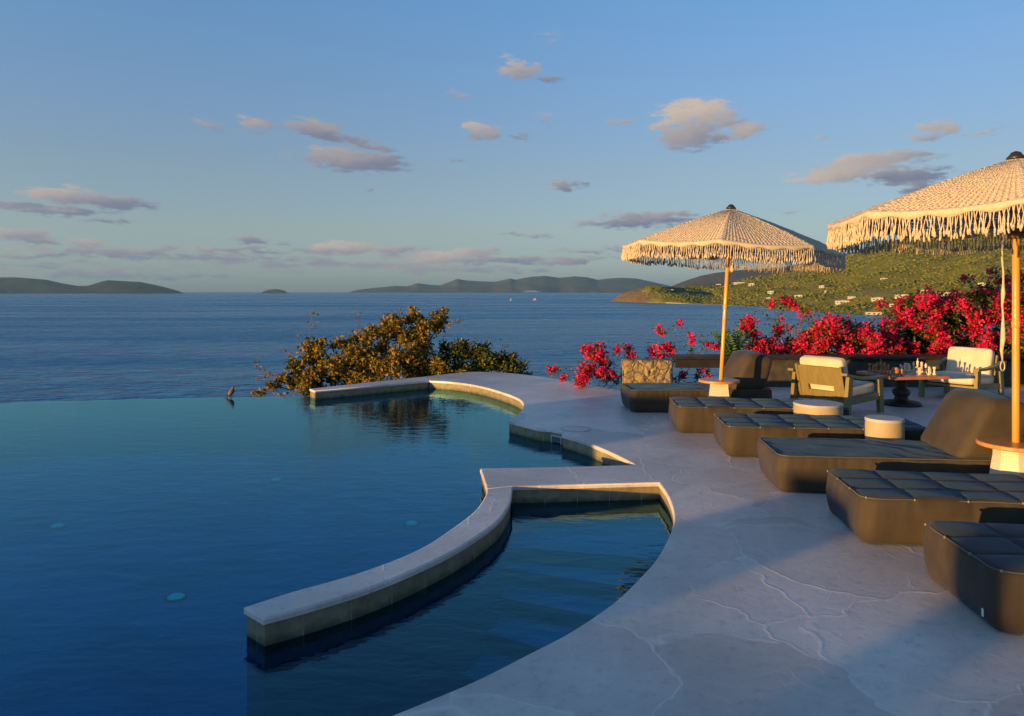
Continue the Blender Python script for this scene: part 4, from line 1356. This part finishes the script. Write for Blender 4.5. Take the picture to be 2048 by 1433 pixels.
stm.tube([(0, 0, 0), (0, 0, .35)], [.03, .02], 6)
stm.build('stems', M['bark'], fn); mb.build('fronds', [M['l_fern']], fn)

# ------------------------------------------------------------------ bird on the pool edge
bp = P(461, 795.2, ZW)
bd = empty('bird', (bp.x, bp.y + .02, ZW + .002), radians(60)); tag(bd, 'small rusty brown dove perched on the edge of the pool', 'bird')
mb = MB()
body = []
pts = [(-.045, 0, .035), (-.035, 0, .05), (-.01, 0, .07), (.02, 0, .095), (.035, 0, .12), (.036, 0, .142), (.04, 0, .158), (.046, 0, .170), (.046, 0, .180)]
rad = [.010, .026, .040, .042, .032, .021, .021, .018, .004]
mb.tube(pts, rad, 12); mb.build('body', M['feather'], bd)
for s in (-1, 1):
    w = MB(); w.tube([(.028, s * .030, .115), (.0, s * .042, .085), (-.04, s * .032, .045), (-.085, s * .012, .012)], [.008, .020, .015, .003], 8); w.build('wing', M['featherdark'], bd)
w = MB(); plank(w, [(-.03, 0, .045), (-.08, 0, .012), (-.115, 0, -.004 + .012)], .034, .006); w.build('tail', M['featherdark'], bd)
w = MB(); w.tube([(.056, 0, .165), (.068, 0, .163), (.078, 0, .158)], [.006, .004, .001], 6); w.build('beak', M['beak'], bd)
for s in (-1, 1):
    w = MB(); w.tube([(.0, s * .014, .05), (.006, s * .014, .003)], .004, 5); w.tube([(.006, s * .014, .004), (.024, s * .014, .003)], .003, 5); w.build('leg', M['beak'], bd)

# ------------------------------------------------------------------ added unseen wall behind the camera, stepped to shade strips of the paving
DS = Vector((.8090, .5878)); NU = Vector((.5878, -.8090))
tw = empty('added_shade_wall', (-9.5, -2, 0)); tag(tw, 'added unseen wall behind the camera, stepped to shade strips of the paving', 'stone wall')
segs = [(-13, -8.6, .35), (-8.6, -6.4, 1.24), (-6.4, -5.9, .97), (-5.9, -3.57, .66), (-3.57, -2.70, 1.04), (-2.70, -1.82, .725), (-1.82, -1.45, 1.2), (-1.45, -1.1, .76), (-1.1, 4.5, 1.1)]
mb = MB()
for u0, u1, h in segs:
    a = DS * -9 + NU * u0; b_ = DS * -9 + NU * u1
    c_ = (a + b_) / 2
    Mx = Matrix.Translation((c_.x + 9.5, c_.y + 2, h / 2 - .3)) @ Matrix.Rotation(atan2(NU.y, NU.x), 4, 'Z')
    mb.box((0, 0, 0), (u1 - u0 - .002, .35, h + .6), Mx, 0, .03)
mb.build('masonry', M['stone'], tw)

# ------------------------------------------------------------------ terrain under and round the terrace
mb = MB()
hull = [Vector(p) for p in ((-13.5, 4.5), (-11.5, 10.5), (-8.5, 12.3), (-3.4, 13.0), (-1.6, 14.6), (-.6, 15.4), (.5, 14.7), (1.7, 13.2), (3.2, 14.2), (8, 15.4), (15.5, 15.8), (17, 0), (13, -11), (-13, -11), (-16, -3))]
hull = catmull(hull + [hull[0]], 6)[:-1]
cen = Vector((0, 2))
rings = [(0, -.5), (.6, -1.2), (3, -3.2), (9, -7.5), (22, -15), (45, -27), (75, -39), (95, -44)]
b0 = len(mb.v); n = len(hull)
for dd, zz in rings:
    for i, p in enumerate(hull):
        d = (p - cen).normalized()
        q = p + d * dd
        mb.v.append(Vector((q.x, q.y, zz + (.25 * dd ** .5) * noise.noise(Vector((q.x * .12, q.y * .12, 0))))))
for r in range(len(rings) - 1):
    for i in range(n):
        j = (i + 1) % n
        mb.face((b0 + r * n + i, b0 + (r + 1) * n + i, b0 + (r + 1) * n + j, b0 + r * n + j), 0, True)
o = mb.build('terrain', M['slope']); tag(o, kind='structure')
bpy.context.view_layer.update()

# ------------------------------------------------------------------ sea
mb = MB()
E = 40000
mb.add([(-E, -E, SEA), (E, -E, SEA), (E, E, SEA), (-E, E, SEA)], [(0, 1, 2, 3)])
tag(mb.build('sea', M['sea']), kind='structure')

# ------------------------------------------------------------------ land across the bay
EH = EYE - SEA


def lerp_tab(tab, x):
    if x <= tab[0][0]: return tab[0][1]
    for (a, b), (c_, d) in zip(tab, tab[1:]):
        if x <= c_: return b + (d - b) * (x - a) / (c_ - a)
    return tab[-1][1]


shore_t = [(1222, 603.2), (1290, 606), (1350, 607.5), (1450, 611), (1535, 618.5), (1600, 624), (1666, 628), (1742, 632), (1850, 640), (2048, 655), (2400, 700)]
ridge_t = [(1222, 603), (1228, 598), (1238, 591), (1252, 583), (1275, 578.5), (1300, 577), (1330, 578.5), (1360, 577), (1400, 574), (1450, 569), (1480, 562), (1520, 554), (1560, 547), (1640, 531), (1674, 522), (1755, 490), (1850, 466), (2048, 440), (2400, 380)]
rdist_t = [(1222, 3060), (1235, 3060), (1260, 3040), (1300, 3000), (1400, 3150), (1500, 3300), (1674, 3300), (1850, 3000), (2048, 2700), (2400, 2200)]


def headland(px, t):
    """t 0 = shore .. 1 = ridge .. 1.4 = behind"""
    D0 = F * EH / (lerp_tab(shore_t, px) - HY)
    D1 = max(lerp_tab(rdist_t, px), D0 + 40)
    D = D0 + (D1 - D0) * t
    X = (px - CX) / F * D
    ztop = EYE + (HY - lerp_tab(ridge_t, px)) * D1 / F - SEA
    k = min(1, max(0, (px - 1285) / 130)); k = k * k * (3 - 2 * k)
    pa = min(1, t * 2.6) ** .8 if t <= 1 else max(0, 1 - (t - 1) * 3)
    q = max(0, (t - .16) / .84)
    pb = (q ** 1.35) if t <= 1 else max(-.1, 1 - (t - 1) * 1.6)
    pr = pa + (pb - pa) * k
    h = ztop * pr
    amp = min(30, max(0, t) * 60) * min(1, ztop / 60)
    h += amp * (noise.noise(Vector((X * .004, D * .004, 3))) + .5 * noise.noise(Vector((X * .011, D * .011, 5)))) * (1 - .75 * max(0, 1 - abs(t - 1) * 4))
    h += .8 if t > .01 else -.6
    return Vector((X, D, SEA + h))


mb = MB()
cols_ = [1220 + i * 4 for i in range(0, 290)]
tt_ = [0, .012, .04, .08, .12, .16] + [.16 + .84 * i / 34 for i in range(1, 35)] + [1.1, 1.25, 1.45]
for px in cols_:
    for t in tt_: mb.v.append(headland(px, t))
nt_ = len(tt_)
for i in range(len(cols_) - 1):
    for j in range(nt_ - 1):
        t = tt_[j]
        m_ = 0
        if t < .62 and t < .62 * min(1, max(0, (1300 + 22 * noise.noise(Vector((i * .7, j * .5, 1))) - cols_[i]) / 26)): m_ = 2
        elif cols_[i] >= 1330 and t < .012 and cols_[i] < 1540: m_ = 1
        mb.face((i * nt_ + j, (i + 1) * nt_ + j, (i + 1) * nt_ + j + 1, i * nt_ + j + 1), m_, True)
o = mb.build('headland', [M['hill'], M['sand'], M['cliff']]); tag(o, kind='structure')


def find_t(px, py):
    best, bt = 1e9, .5
    for k in range(1, 300):
        t = .012 + k / 300
        p = headland(px, t)
        y = HY + (EYE - p.z) * F / p.y
        if abs(y - py) < best: best, bt = abs(y - py), t
    return bt


# woods on the slope: one mass of tree crowns
mb = MB()
rnd = random.Random(77)
ico_v = []
bm = bmesh.new(); bmesh.ops.create_icosphere(bm, subdivisions=1, radius=1.0)
bm.verts.index_update()
ico_v = [v.co.copy() for v in bm.verts]; ico_f = [[v.index for v in f.verts] for f in bm.faces]; bm.free()
cnt = 0
while cnt < 14000:
    px = rnd.uniform(1292, 2080); t = rnd.random() ** .9
    if px < 1320 and t < .34 * min(1, (1345 - px) / 50): continue
    if px < 1540 and t < .03: continue
    p = headland(px, t)
    dn = noise.noise(Vector((p.x * .006, p.y * .006, 9))) + .6 * noise.noise(Vector((p.x * .02, p.y * .02, 4)))
    if px > 1420 and dn < rnd.uniform(-.75, .30) and t > .15: continue
    r = rnd.uniform(2.0, 5.0) * (p.y / 2600) ** .5
    if t < .15: r *= .6
    sq = rnd.uniform(.6, .9)
    b = len(mb.v)
    for v in ico_v:
        k = 1 + rnd.uniform(-.3, .25)
        mb.v.append(p + Vector((v.x * r * k * 1.15, v.y * r * k * 1.15, v.z * r * k * sq + r * .35)))
    mi = pick(rnd, [3, 2.6, 1.0, .35])
    for f in ico_f: mb.face([b + i for i in f], mi, False)
    cnt += 1
wm = [simple('woodland_%s' % n_, a, b_, scale=.15, rough=.95, spec=.1) for n_, a, b_ in (('dark', (.075, .092, .013), (.10, .115, .018)), ('mid', (.12, .135, .02), (.15, .155, .026)), ('olive', (.165, .155, .026), (.20, .175, .033)), ('dry', (.18, .16, .035), (.22, .185, .045)))]
o = mb.build('hillside_woods', wm); tag(o, kind='stuff')

# houses
hspec = [  # px, py of the foot, width px, height px, roof, label
    (1303, 579, 17, 4.0, 0, 'white villa on the tip of the headland above the ochre cliff'),
    (1343, 583, 10, 4.0, 0, 'small white house just right of the cliff top villa'),
    (1368, 590, 22, 5.0, 0, 'long low white building among trees on the headland'),
    (1399, 592, 14, 4.0, 0, 'small white house right of the long low headland building'),
    (1437, 572, 11, 4.0, 0, 'white house on the ridge left of the far parasol pole'),
    (1478, 569, 24, 4.5, 0, 'long white villa on the ridge right of the far parasol pole'),
    (1503, 571, 13, 4.5, 0, 'white house at the right end of the ridge villa'),
    (1541, 588, 13, 6.0, 0, 'two storey white house on the lower slope above the lagoon'),
    (1537, 600, 10, 5.0, 0, 'small white house near the lagoon shore'),
    (1597, 594, 17, 4.0, 0, 'cream house above the tall flower spray'),
    (1643, 576, 11, 5.5, 0, 'lone white house in the middle of the open slope'),
    (1651, 586, 4, 5.5, 0, 'narrow white tower house on the open slope'),
    (1684, 606, 29, 5.5, 0, 'long white building low on the slope above the bay'),
    (1703, 596, 16, 3.5, 1, 'house with a reddish roof up behind the long white building'),
    (1754, 602, 24, 6.5, 0, 'white boxy house above the middle of the flower hedge'),
    (1747, 630, 32, 7.0, 1, 'pinkish house with terracotta roof down on the shore'),
    (1786, 613, 14, 5.5, 0, 'small white house between flower tops and slope'),
    (1804, 596, 30, 7.0, 0, 'wide white house with dark windows on the slope'),
    (1847, 585, 15, 6.0, 0, 'cream house uphill beside the dark wood'),
    (1892, 592, 44, 7.0, 0, 'widest white house above the tall flowering bush'),
    (1768, 560, 15, 4.0, 1, 'house with a red roof beside the bare earth clearing'),
    (1963, 570, 15, 5.0, 0, 'white house high on the right slope left of the near parasol pole'),
]
for (px, py, wpx, hpx, roof, lab) in hspec:
    t = find_t(px, py)
    p = headland(px, t)
    D = p.y
    w = wpx * .86 * D / F; h = max(3.0, hpx * .82 * D / F)
    dp = max(7.0, w * .45)
    r = empty('villa', (p.x, p.y, p.z - .3), atan2(-p.x, p.y) * .8 + rnd.uniform(-.15, .15))
    tag(r, lab, 'house', 'houses on the hillside across the bay')
    wl = MB(); wl.box((0, 0, h / 2 - 2), (w, dp, h + 4)); 
    if w > 30: wl.box((-w * .3, -dp * .62, h * .36 - 2), (w * .34, dp * .3, h * .72 + 4))
    wl.build('wall', M['white'], r)
    rf = MB()
    if roof:
        a_ = w / 2 + .6; d_ = dp / 2 + .6; rg = h * .45
        rf.add([(-a_, -d_, h), (a_, -d_, h), (a_, d_, h), (-a_, d_, h), (-a_ * .5, 0, h + rg), (a_ * .5, 0, h + rg)], [(0, 1, 5, 4), (2, 3, 4, 5), (1, 2, 5), (3, 0, 4), (3, 2, 1, 0)])
    else:
        rf.box((0, 0, h + .25), (w + 1.0, dp + 1.0, .5)); rf.box((w * .12, .5, h + .5 + .45), (w * .4, dp * .5, .9))
    rf.build('roof', M['roof_red' if roof else 'roof_white'], r)
    nw = max(2, int(w / 7))
    for k in range(nw):
        wi = MB(); x = -w / 2 + w * (k + .5) / nw
        wi.box((x, -dp / 2 - .06 - (0.001 * k), h * .48), (w / nw * .52, .2, h * .42))
        if w > 30 and x < -w * .1: 
            wi = MB(); wi.box((x, -dp * .77 - .06, h * .40), (w / nw * .5, .2, h * .36))
        wi.build('window', M['pane'], r)

# lagoon behind the sand spit, and the bare clearing
def ground_patch(name, pts, mat, lift, kind='structure'):
    mb = MB()
    q = [headland(px, find_t(px, py)) for px, py in pts]
    c_ = sum(q, Vector()) / len(q)
    mb.v = [v + Vector((0, 0, lift)) for v in q]
    mb.face(list(range(len(q)))[::-1])
    o = mb.build(name, mat); tag(o, kind=kind); return o


# far islands: each a ridge with real depth
def island(name, tab, D, depth, mat=None):
    mb = MB()
    x0, x1 = tab[0][0], tab[-1][0]
    nx = int((x1 - x0) / 4) + 1
    js = [i / 10 for i in range(21)]
    for i in range(nx + 1):
        px = x0 + (x1 - x0) * i / nx
        top = max(1.0, (HY - lerp_tab(tab, px)) * D / F + EH)
        env = min(1, (i + .001) / 3, (nx - i + .001) / 3)
        for s in js:
            y = D + (s - 1) * depth
            X = (px - CX) / F * y
            k = 1 - abs(s - 1) ** 1.3
            rav = .16 * noise.noise(Vector((X * 6 / D * 4, y / depth * 3, D * .001))) + .10 * noise.noise(Vector((X * 60 / D, y / depth * 7, 3)))
            h = top * max(0, k + rav * (1 - k) * 1.6) * env
            mb.v.append(Vector((X, y, SEA - 2 + h)))
    n = len(js)
    for i in range(nx):
        for j in range(n - 1):
            mb.face((i * n + j, (i + 1) * n + j, (i + 1) * n + j + 1, i * n + j + 1), 0, True)
    o = mb.build(name, mat or M['farhill']); tag(o, kind='structure')
    return o


island('island', [(-260, 566), (-120, 558), (-40, 553), (0, 555), (30, 555), (60, 557), (95, 560), (125, 567), (155, 572), (175, 572), (200, 564), (215, 560.5), (240, 562), (280, 564), (310, 570), (335, 576), (356, 582), (372, 587)], 14000, 1300, M['shadehill'])
island('islet', [(518, 586), (526, 582.5), (540, 579), (555, 578.6), (572, 582), (580, 586)], 15000, 300)
island('far_hills', [(694, 585.5), (708, 581.5), (730, 578), (760, 575), (790, 572), (815, 573), (835, 566.5), (860, 570), (880, 571), (915, 558), (930, 561), (960, 563), (990, 564), (1022, 557), (1030, 560), (1060, 554), (1090, 552), (1120, 556), (1150, 553), (1175, 555), (1195, 560), (1215, 557.5), (1240, 556), (1270, 557), (1300, 563), (1330, 570), (1360, 576), (1390, 580)], 23000, 2600)
island('far_hills', [(1300, 582), (1330, 578), (1345, 572), (1370, 562), (1400, 552), (1430, 546), (1470, 541), (1520, 538), (1570, 534), (1640, 520), (1700, 505), (1800, 500), (1950, 500), (2100, 500)], 9500, 1300)

# ------------------------------------------------------------------ sea air
mb = MB(); mb.box((0, 0, (SEA - 1 + 460) / 2), (82000, 82000, 460 - SEA + 1))
hz = bpy.data.materials.new('sea_air'); hz.use_nodes = True; hn = hz.node_tree
hn.nodes.remove(hn.nodes['Principled BSDF'])
pv = N(hn, 'ShaderNodeVolumePrincipled'); pv.inputs['Color'].default_value = (.36, .68, 1.0, 1); pv.inputs['Density'].default_value = HAZE; pv.inputs['Anisotropy'].default_value = .25
L(hn, pv.outputs[0], hn.nodes['Material Output'].inputs['Volume'])
o = mb.build('haze', hz); tag(o, kind='stuff')

# ------------------------------------------------------------------ boats
fp = Vector(P(1070, 601.5, SEA)); 
bt = empty('ferry_boat', fp, radians(-8)); tag(bt, 'small passenger boat with a reddish hull and white cabin out on the sea', 'boat')
s_ = 22.0
hm = MB()
out_ = [(-.5, -.14), (.28, -.14), (.5, 0), (.28, .14), (-.5, .14)]
vs = [(x * s_ * .92, y * s_ * .8, -.5) for x, y in out_] + [(x * s_, y * s_, 2.6 + (1.2 if x > .4 else 0)) for x, y in out_]
hm.add(vs, [(0, 1, 6, 5), (1, 2, 7, 6), (2, 3, 8, 7), (3, 4, 9, 8), (4, 0, 5, 9), (5, 6, 7, 8, 9)]); hm.build('hull', M['roof_red'], bt)
hm = MB(); hm.box((-.06 * s_, 0, 4.2), (.62 * s_, .20 * s_, 3.2), None, 0, .3); hm.box((-.02 * s_, 0, 7.2), (.36 * s_, .17 * s_, 2.8), None, 0, .3); hm.build('cabin', M['white'], bt)
hm = MB(); hm.tube([(0, 0, 8.5), (0, 0, 13)], [.25, .15], 6); hm.build('mast', M['white'], bt)
hm = MB(); hm.box((-.06 * s_, -.103 * s_, 4.5), (.54 * s_, .12, 1.1)); hm.build('window', M['pane'], bt)
fp = Vector(P(1022, 602, SEA))
bt = empty('sailing_boat', fp, radians(15)); tag(bt, 'tiny white sailing boat left of the passenger boat', 'boat')
hm = MB(); vs = [(x * 14 * .9, y * 14 * .7, -.4) for x, y in out_] + [(x * 14, y * 14, 1.4) for x, y in out_]
hm.add(vs, [(0, 1, 6, 5), (1, 2, 7, 6), (2, 3, 8, 7), (3, 4, 9, 8), (4, 0, 5, 9), (5, 6, 7, 8, 9)]); hm.build('hull', M['white'], bt)
hm = MB(); hm.tube([(1, 0, 1.4), (1, 0, 13)], [.18, .1], 6); hm.build('mast', M['steel'], bt)
hm = MB(); hm.add([(.8, .05, 2.4), (-5, .3, 2.6), (.8, .05, 12.4), (.8, -.05, 2.4), (-5, .2, 2.6), (.8, -.05, 12.4)], [(0, 1, 2), (5, 4, 3), (0, 3, 4, 1), (1, 4, 5, 2), (2, 5, 3, 0)]); hm.build('sail', M['tagwhite'], bt)

foam = simple('foam', (.30, .38, .46), (.22, .32, .42), scale=.05, rough=.7)


def wake(pts, w, name='wake'):
    mb = MB()
    pts = catmull([Vector(P(a, b, SEA)[:2]) for a, b in pts], 6)
    l = offset_path(pts, w / 2); r = offset_path(pts, -w / 2)
    n = len(pts)
    for i in range(n):
        k = i / (n - 1)
        mb.v.append(Vector((l[i].x, l[i].y, SEA + .3))); mb.v.append(Vector((r[i].x, r[i].y, SEA + .3)))
    for i in range(n - 1): mb.face((2 * i, 2 * i + 1, 2 * i + 3, 2 * i + 2))
    o = mb.build(name, foam); tag(o, kind='structure')


wake([(1062, 602), (1020, 604.2), (980, 606.4), (930, 609.5), (890, 612)], 14)
wake([(1180, 601), (1200, 602), (1222, 602.6)], 8)

# ------------------------------------------------------------------ world: sky and clouds
w = bpy.data.worlds.new('World'); S.world = w; w.use_nodes = True
nt = w.node_tree
bg = nt.nodes['Background']
sky = N(nt, 'ShaderNodeTexSky', sky_type='NISHITA', sun_disc=False, sun_elevation=SUN_EL, sun_rotation=SUN_AZ, altitude=20, air_density=1.0, dust_density=0.0, ozone_density=3.0)
SKY_STR = .13
bg.inputs['Strength'].default_value = SKY_STR
tc = N(nt, 'ShaderNodeTexCoord')
sep = N(nt, 'ShaderNodeSeparateXYZ'); L(nt, tc.outputs['Generated'], sep.inputs[0])
azn = N(nt, 'ShaderNodeMath', operation='ARCTAN2'); L(nt, sep.outputs['X'], azn.inputs[0]); L(nt, sep.outputs['Y'], azn.inputs[1])
eln = N(nt, 'ShaderNodeMath', operation='ARCSINE'); L(nt, sep.outputs['Z'], eln.inputs[0])
cmb = N(nt, 'ShaderNodeCombineXYZ'); L(nt, azn.outputs[0], cmb.inputs['X']); L(nt, eln.outputs[0], cmb.inputs['Y'])
# warp for ragged edges
mp = N(nt, 'ShaderNodeMapping'); mp.inputs['Scale'].default_value = (26, 60, 1); L(nt, cmb.outputs[0], mp.inputs['Vector'])
nz = N(nt, 'ShaderNodeTexNoise', Scale=1.0, Detail=7, Roughness=.62); L(nt, mp.outputs[0], nz.inputs['Vector'])
sb = N(nt, 'ShaderNodeVectorMath', operation='SUBTRACT'); L(nt, nz.outputs['Color'], sb.inputs[0]); sb.inputs[1].default_value = (.5, .5, .5)
ml = N(nt, 'ShaderNodeVectorMath', operation='MULTIPLY'); L(nt, sb.outputs[0], ml.inputs[0]); ml.inputs[1].default_value = (.075, .024, 0)
wv = N(nt, 'ShaderNodeVectorMath', operation='ADD'); L(nt, cmb.outputs[0], wv.inputs[0]); L(nt, ml.outputs[0], wv.inputs[1])
clouds = [  # px, py, half width, half height, tilt, weight, sunlit
    (130, 393, 70, 15, -4, 1.0, .5), (220, 405, 75, 13, -3, 1.0, .12), (120, 424, 95, 7, 0, .85, .1), (30, 412, 45, 9, 0, .8, .1), (215, 446, 60, 6, -3, .6, .1),
    (50, 474, 75, 14, -4, .9, .35), (165, 488, 50, 11, -6, .8, .4), (640, 262, 62, 17, -10, .95, .2), (720, 285, 90, 9, -16, .7, .15), (700, 320, 95, 20, -3, 1.0, .25), (755, 325, 60, 15, -6, .9, .05),
    (505, 248, 42, 18, 0, .6, .45), (415, 250, 40, 13, -10, .45, .35), (1035, 138, 46, 19, -8, .75, .55), (1095, 157, 42, 11, -10, .5, .1), (968, 262, 36, 13, -10, .9, .5), (1045, 272, 22, 9, -10, .45, .2),
    (1390, 225, 70, 22, 0, 1.0, .9), (1385, 268, 72, 24, 2, 1.0, .4), (1490, 262, 40, 13, 8, .85, .7), (1450, 240, 46, 16, 0, .7, .5), (1340, 250, 40, 12, 0, .7, .7),
    (1740, 322, 110, 15, 3, 1.0, .55), (1690, 345, 100, 14, 3, 1.0, .8), (1800, 350, 92, 16, -2, .95, .08), (1850, 375, 60, 12, -6, .8, .05), (1868, 262, 50, 19, -4, .65, .6), (1980, 262, 45, 8, 6, .45, .5),
    (1132, 371, 32, 9, 0, .85, .2), (1280, 443, 110, 13, 0, .95, .1), (1340, 434, 50, 9, 4, .8, .3), (505, 482, 60, 7, -2, .75, .15), (690, 496, 62, 12, 3, .95, .6), (640, 502, 60, 6, 2, .7, .2), (800, 497, 48, 9, -3, .8, .4),
    (870, 515, 62, 12, 4, .95, .65), (945, 505, 44, 11, 6, .85, .55), (1010, 520, 180, 9, 0, .8, .2), (1140, 522, 55, 8, 2, .75, .4), (780, 512, 40, 7, 0, .6, .2),
    (420, 515, 190, 12, -1, .65, .1), (560, 520, 140, 8, -1, .55, .1), (330, 535, 120, 8, 0, .4, .2), (80, 530, 150, 12, 0, .45, .1), (560, 545, 200, 8, 0, .35, .2), (820, 545, 160, 8, 0, .3, .3),
    (1105, 80, 34, 24, -20, .30, .5), (930, 190, 40, 9, -16, .35, .5), (1250, 245, 40, 8, -8, .4, .5), (745, 381, 18, 5, 0, .5, .1), (912, 322, 22, 5, 0, .45, .1), (1090, 240, 22, 14, -30, .35, .4), (1640, 275, 16, 5, 0, .4, .6), (1570, 420, 60, 6, 0, .3, .2),
    (250, 505, 200, 9, 0, .8, .15), (480, 500, 120, 6, 0, .7, .2), (100, 508, 120, 8, 0, .7, .2), (680, 530, 260, 8, 0, .7, .25), (200, 550, 260, 9, 0, .7, .15), (900, 540, 220, 8, 0, .6, .3), (1200, 500, 120, 6, 0, .6, .3), (1060, 470, 60, 6, 0, .45, .2),
    (-120, 430, 90, 20, 0, .8, .3), (2250, 300, 120, 22, 0, .8, .5), (-300, 300, 120, 24, 0, .7, .4), (2500, 420, 160, 20, 0, .7, .4)]
acc = None; lacc = None
for (px, py, hw, hh, tilt, wt, lit) in clouds:
    az = atan((px - CX) / F); el = atan((HY - py) / F * cos(az))
    m_ = N(nt, 'ShaderNodeMapping', vector_type='TEXTURE')
    m_.inputs['Location'].default_value = (az, el, 0); m_.inputs['Rotation'].default_value = (0, 0, radians(tilt)); m_.inputs['Scale'].default_value = (hw * 1.45 / F * cos(az) ** 2, hh * 1.55 / F * cos(az), 1)
    L(nt, wv.outputs[0], m_.inputs['Vector'])
    ln = N(nt, 'ShaderNodeVectorMath', operation='LENGTH'); L(nt, m_.outputs[0], ln.inputs[0])
    mr = N(nt, 'ShaderNodeMapRange'); L(nt, ln.outputs['Value'], mr.inputs['Value']); mr.inputs['From Min'].default_value = .15; mr.inputs['From Max'].default_value = 1.1; mr.inputs['To Min'].default_value = wt; mr.inputs['To Max'].default_value = 0
    lx = N(nt, 'ShaderNodeVectorMath', operation='DOT_PRODUCT'); L(nt, m_.outputs[0], lx.inputs[0]); lx.inputs[1].default_value = (-.30, .42, 0)
    la = N(nt, 'ShaderNodeMath', operation='ADD'); L(nt, lx.outputs['Value'], la.inputs[0]); la.inputs[1].default_value = lit; la.use_clamp = True
    lm = N(nt, 'ShaderNodeMath', operation='MULTIPLY'); L(nt, la.outputs[0], lm.inputs[0]); L(nt, mr.outputs[0], lm.inputs[1])
    if acc is None: acc, lacc, sacc = mr.outputs[0], lm.outputs[0], mr.outputs[0]
    else:
        a = N(nt, 'ShaderNodeMath', operation='MAXIMUM'); L(nt, acc, a.inputs[0]); L(nt, mr.outputs[0], a.inputs[1]); acc = a.outputs[0]
        a = N(nt, 'ShaderNodeMath', operation='ADD'); L(nt, lacc, a.inputs[0]); L(nt, lm.outputs[0], a.inputs[1]); lacc = a.outputs[0]
        a = N(nt, 'ShaderNodeMath', operation='ADD'); L(nt, sacc, a.inputs[0]); L(nt, mr.outputs[0], a.inputs[1]); sacc = a.outputs[0]
# break up the density
mp2 = N(nt, 'ShaderNodeMapping'); mp2.inputs['Scale'].default_value = (34, 120, 1); L(nt, cmb.outputs[0], mp2.inputs['Vector'])
nz2 = N(nt, 'ShaderNodeTexNoise', Scale=1.0, Detail=8, Roughness=.62); L(nt, mp2.outputs[0], nz2.inputs['Vector'])
n2 = N(nt, 'ShaderNodeMapRange'); L(nt, nz2.outputs['Fac'], n2.inputs['Value']); n2.inputs['From Min'].default_value = .3; n2.inputs['From Max'].default_value = .7; n2.inputs['To Min'].default_value = -.46; n2.inputs['To Max'].default_value = .46
nm = N(nt, 'ShaderNodeMath', operation='MULTIPLY'); L(nt, n2.outputs[0], nm.inputs[0])
sq = N(nt, 'ShaderNodeMapRange'); L(nt, acc, sq.inputs['Value']); sq.inputs['From Max'].default_value = .4; L(nt, sq.outputs[0], nm.inputs[1])
ds = N(nt, 'ShaderNodeMath', operation='ADD'); L(nt, acc, ds.inputs[0]); L(nt, nm.outputs[0], ds.inputs[1])
dens = N(nt, 'ShaderNodeMapRange', interpolation_type='SMOOTHSTEP'); L(nt, ds.outputs[0], dens.inputs['Value']); dens.inputs['From Min'].default_value = .14; dens.inputs['From Max'].default_value = .74; dens.inputs['To Max'].default_value = 1.0
ltr = N(nt, 'ShaderNodeMath', operation='DIVIDE'); L(nt, lacc, ltr.inputs[0]); mxs = N(nt, 'ShaderNodeMath', operation='MAXIMUM'); L(nt, sacc, mxs.inputs[0]); mxs.inputs[1].default_value = .01; L(nt, mxs.outputs[0], ltr.inputs[1])
CL_LIT = (1.40, 1.16, .98); CL_DARK = (.46, .53, .74)
cm = N(nt, 'ShaderNodeMix', data_type='RGBA'); L(nt, ltr.outputs[0], cm.inputs['Factor']); cm.inputs['A'].default_value = (*CL_DARK, 1); cm.inputs['B'].default_value = (*CL_LIT, 1)
# low air: the sky colour dims and greys towards the horizon
eg = N(nt, 'ShaderNodeMapRange'); L(nt, eln.outputs[0], eg.inputs['Value']); eg.inputs['From Min'].default_value = 0; eg.inputs['From Max'].default_value = radians(22)
air = ramp(nt, eg.outputs[0], [(0.0, (.26, .44, 1.35)), (1.0, (1.0, .95, .98)), (.045, (.36, .52, 1.25)), (.12, (.52, .56, .90)), (.21, (.70, .60, .70)), (.40, (.90, .66, .66)), (.66, (1.0, .785, .805))])
amul = N(nt, 'ShaderNodeMix', data_type='RGBA', blend_type='MULTIPLY'); amul.inputs['Factor'].default_value = 1.0; L(nt, sky.outputs[0], amul.inputs['A']); ab = N(nt, 'ShaderNodeMapRange'); L(nt, azn.outputs[0], ab.inputs['Value']); ab.inputs['From Min'].default_value = -.65; ab.inputs['From Max'].default_value = .65; ab.inputs['To Min'].default_value = 1.08; ab.inputs['To Max'].default_value = .85
asc = N(nt, 'ShaderNodeVectorMath', operation='SCALE'); L(nt, air, asc.inputs[0]); L(nt, ab.outputs[0], asc.inputs['Scale']); L(nt, asc.outputs[0], amul.inputs['B'])
fin = N(nt, 'ShaderNodeMix', data_type='RGBA'); L(nt, dens.outputs[0], fin.inputs['Factor']); L(nt, amul.outputs['Result'], fin.inputs['A']); L(nt, cm.outputs['Result'], fin.inputs['B'])
L(nt, fin.outputs['Result'], bg.inputs['Color'])

# ------------------------------------------------------------------ sun
sl = bpy.data.lights.new('sun', 'SUN'); so = bpy.data.objects.new('sun', sl); COL.objects.link(so)
sl.energy = 2.9; sl.angle = radians(.6); sl.color = (1.0, .575, .175)
dirv = Vector((sin(SUN_AZ) * cos(SUN_EL), cos(SUN_AZ) * cos(SUN_EL), sin(SUN_EL)))   # towards the sun
so.rotation_euler = (-dirv).to_track_quat('-Z', 'Y').to_euler()

# ------------------------------------------------------------------ render settings
S.render.engine = 'CYCLES'
S.view_settings.view_transform = 'Standard'
S.view_settings.look = 'None'
S.view_settings.exposure = 1.7
S.view_settings.gamma = 1
S.cycles.max_bounces = 8
S.cycles.transparent_max_bounces = 12
S.cycles.use_denoising = True
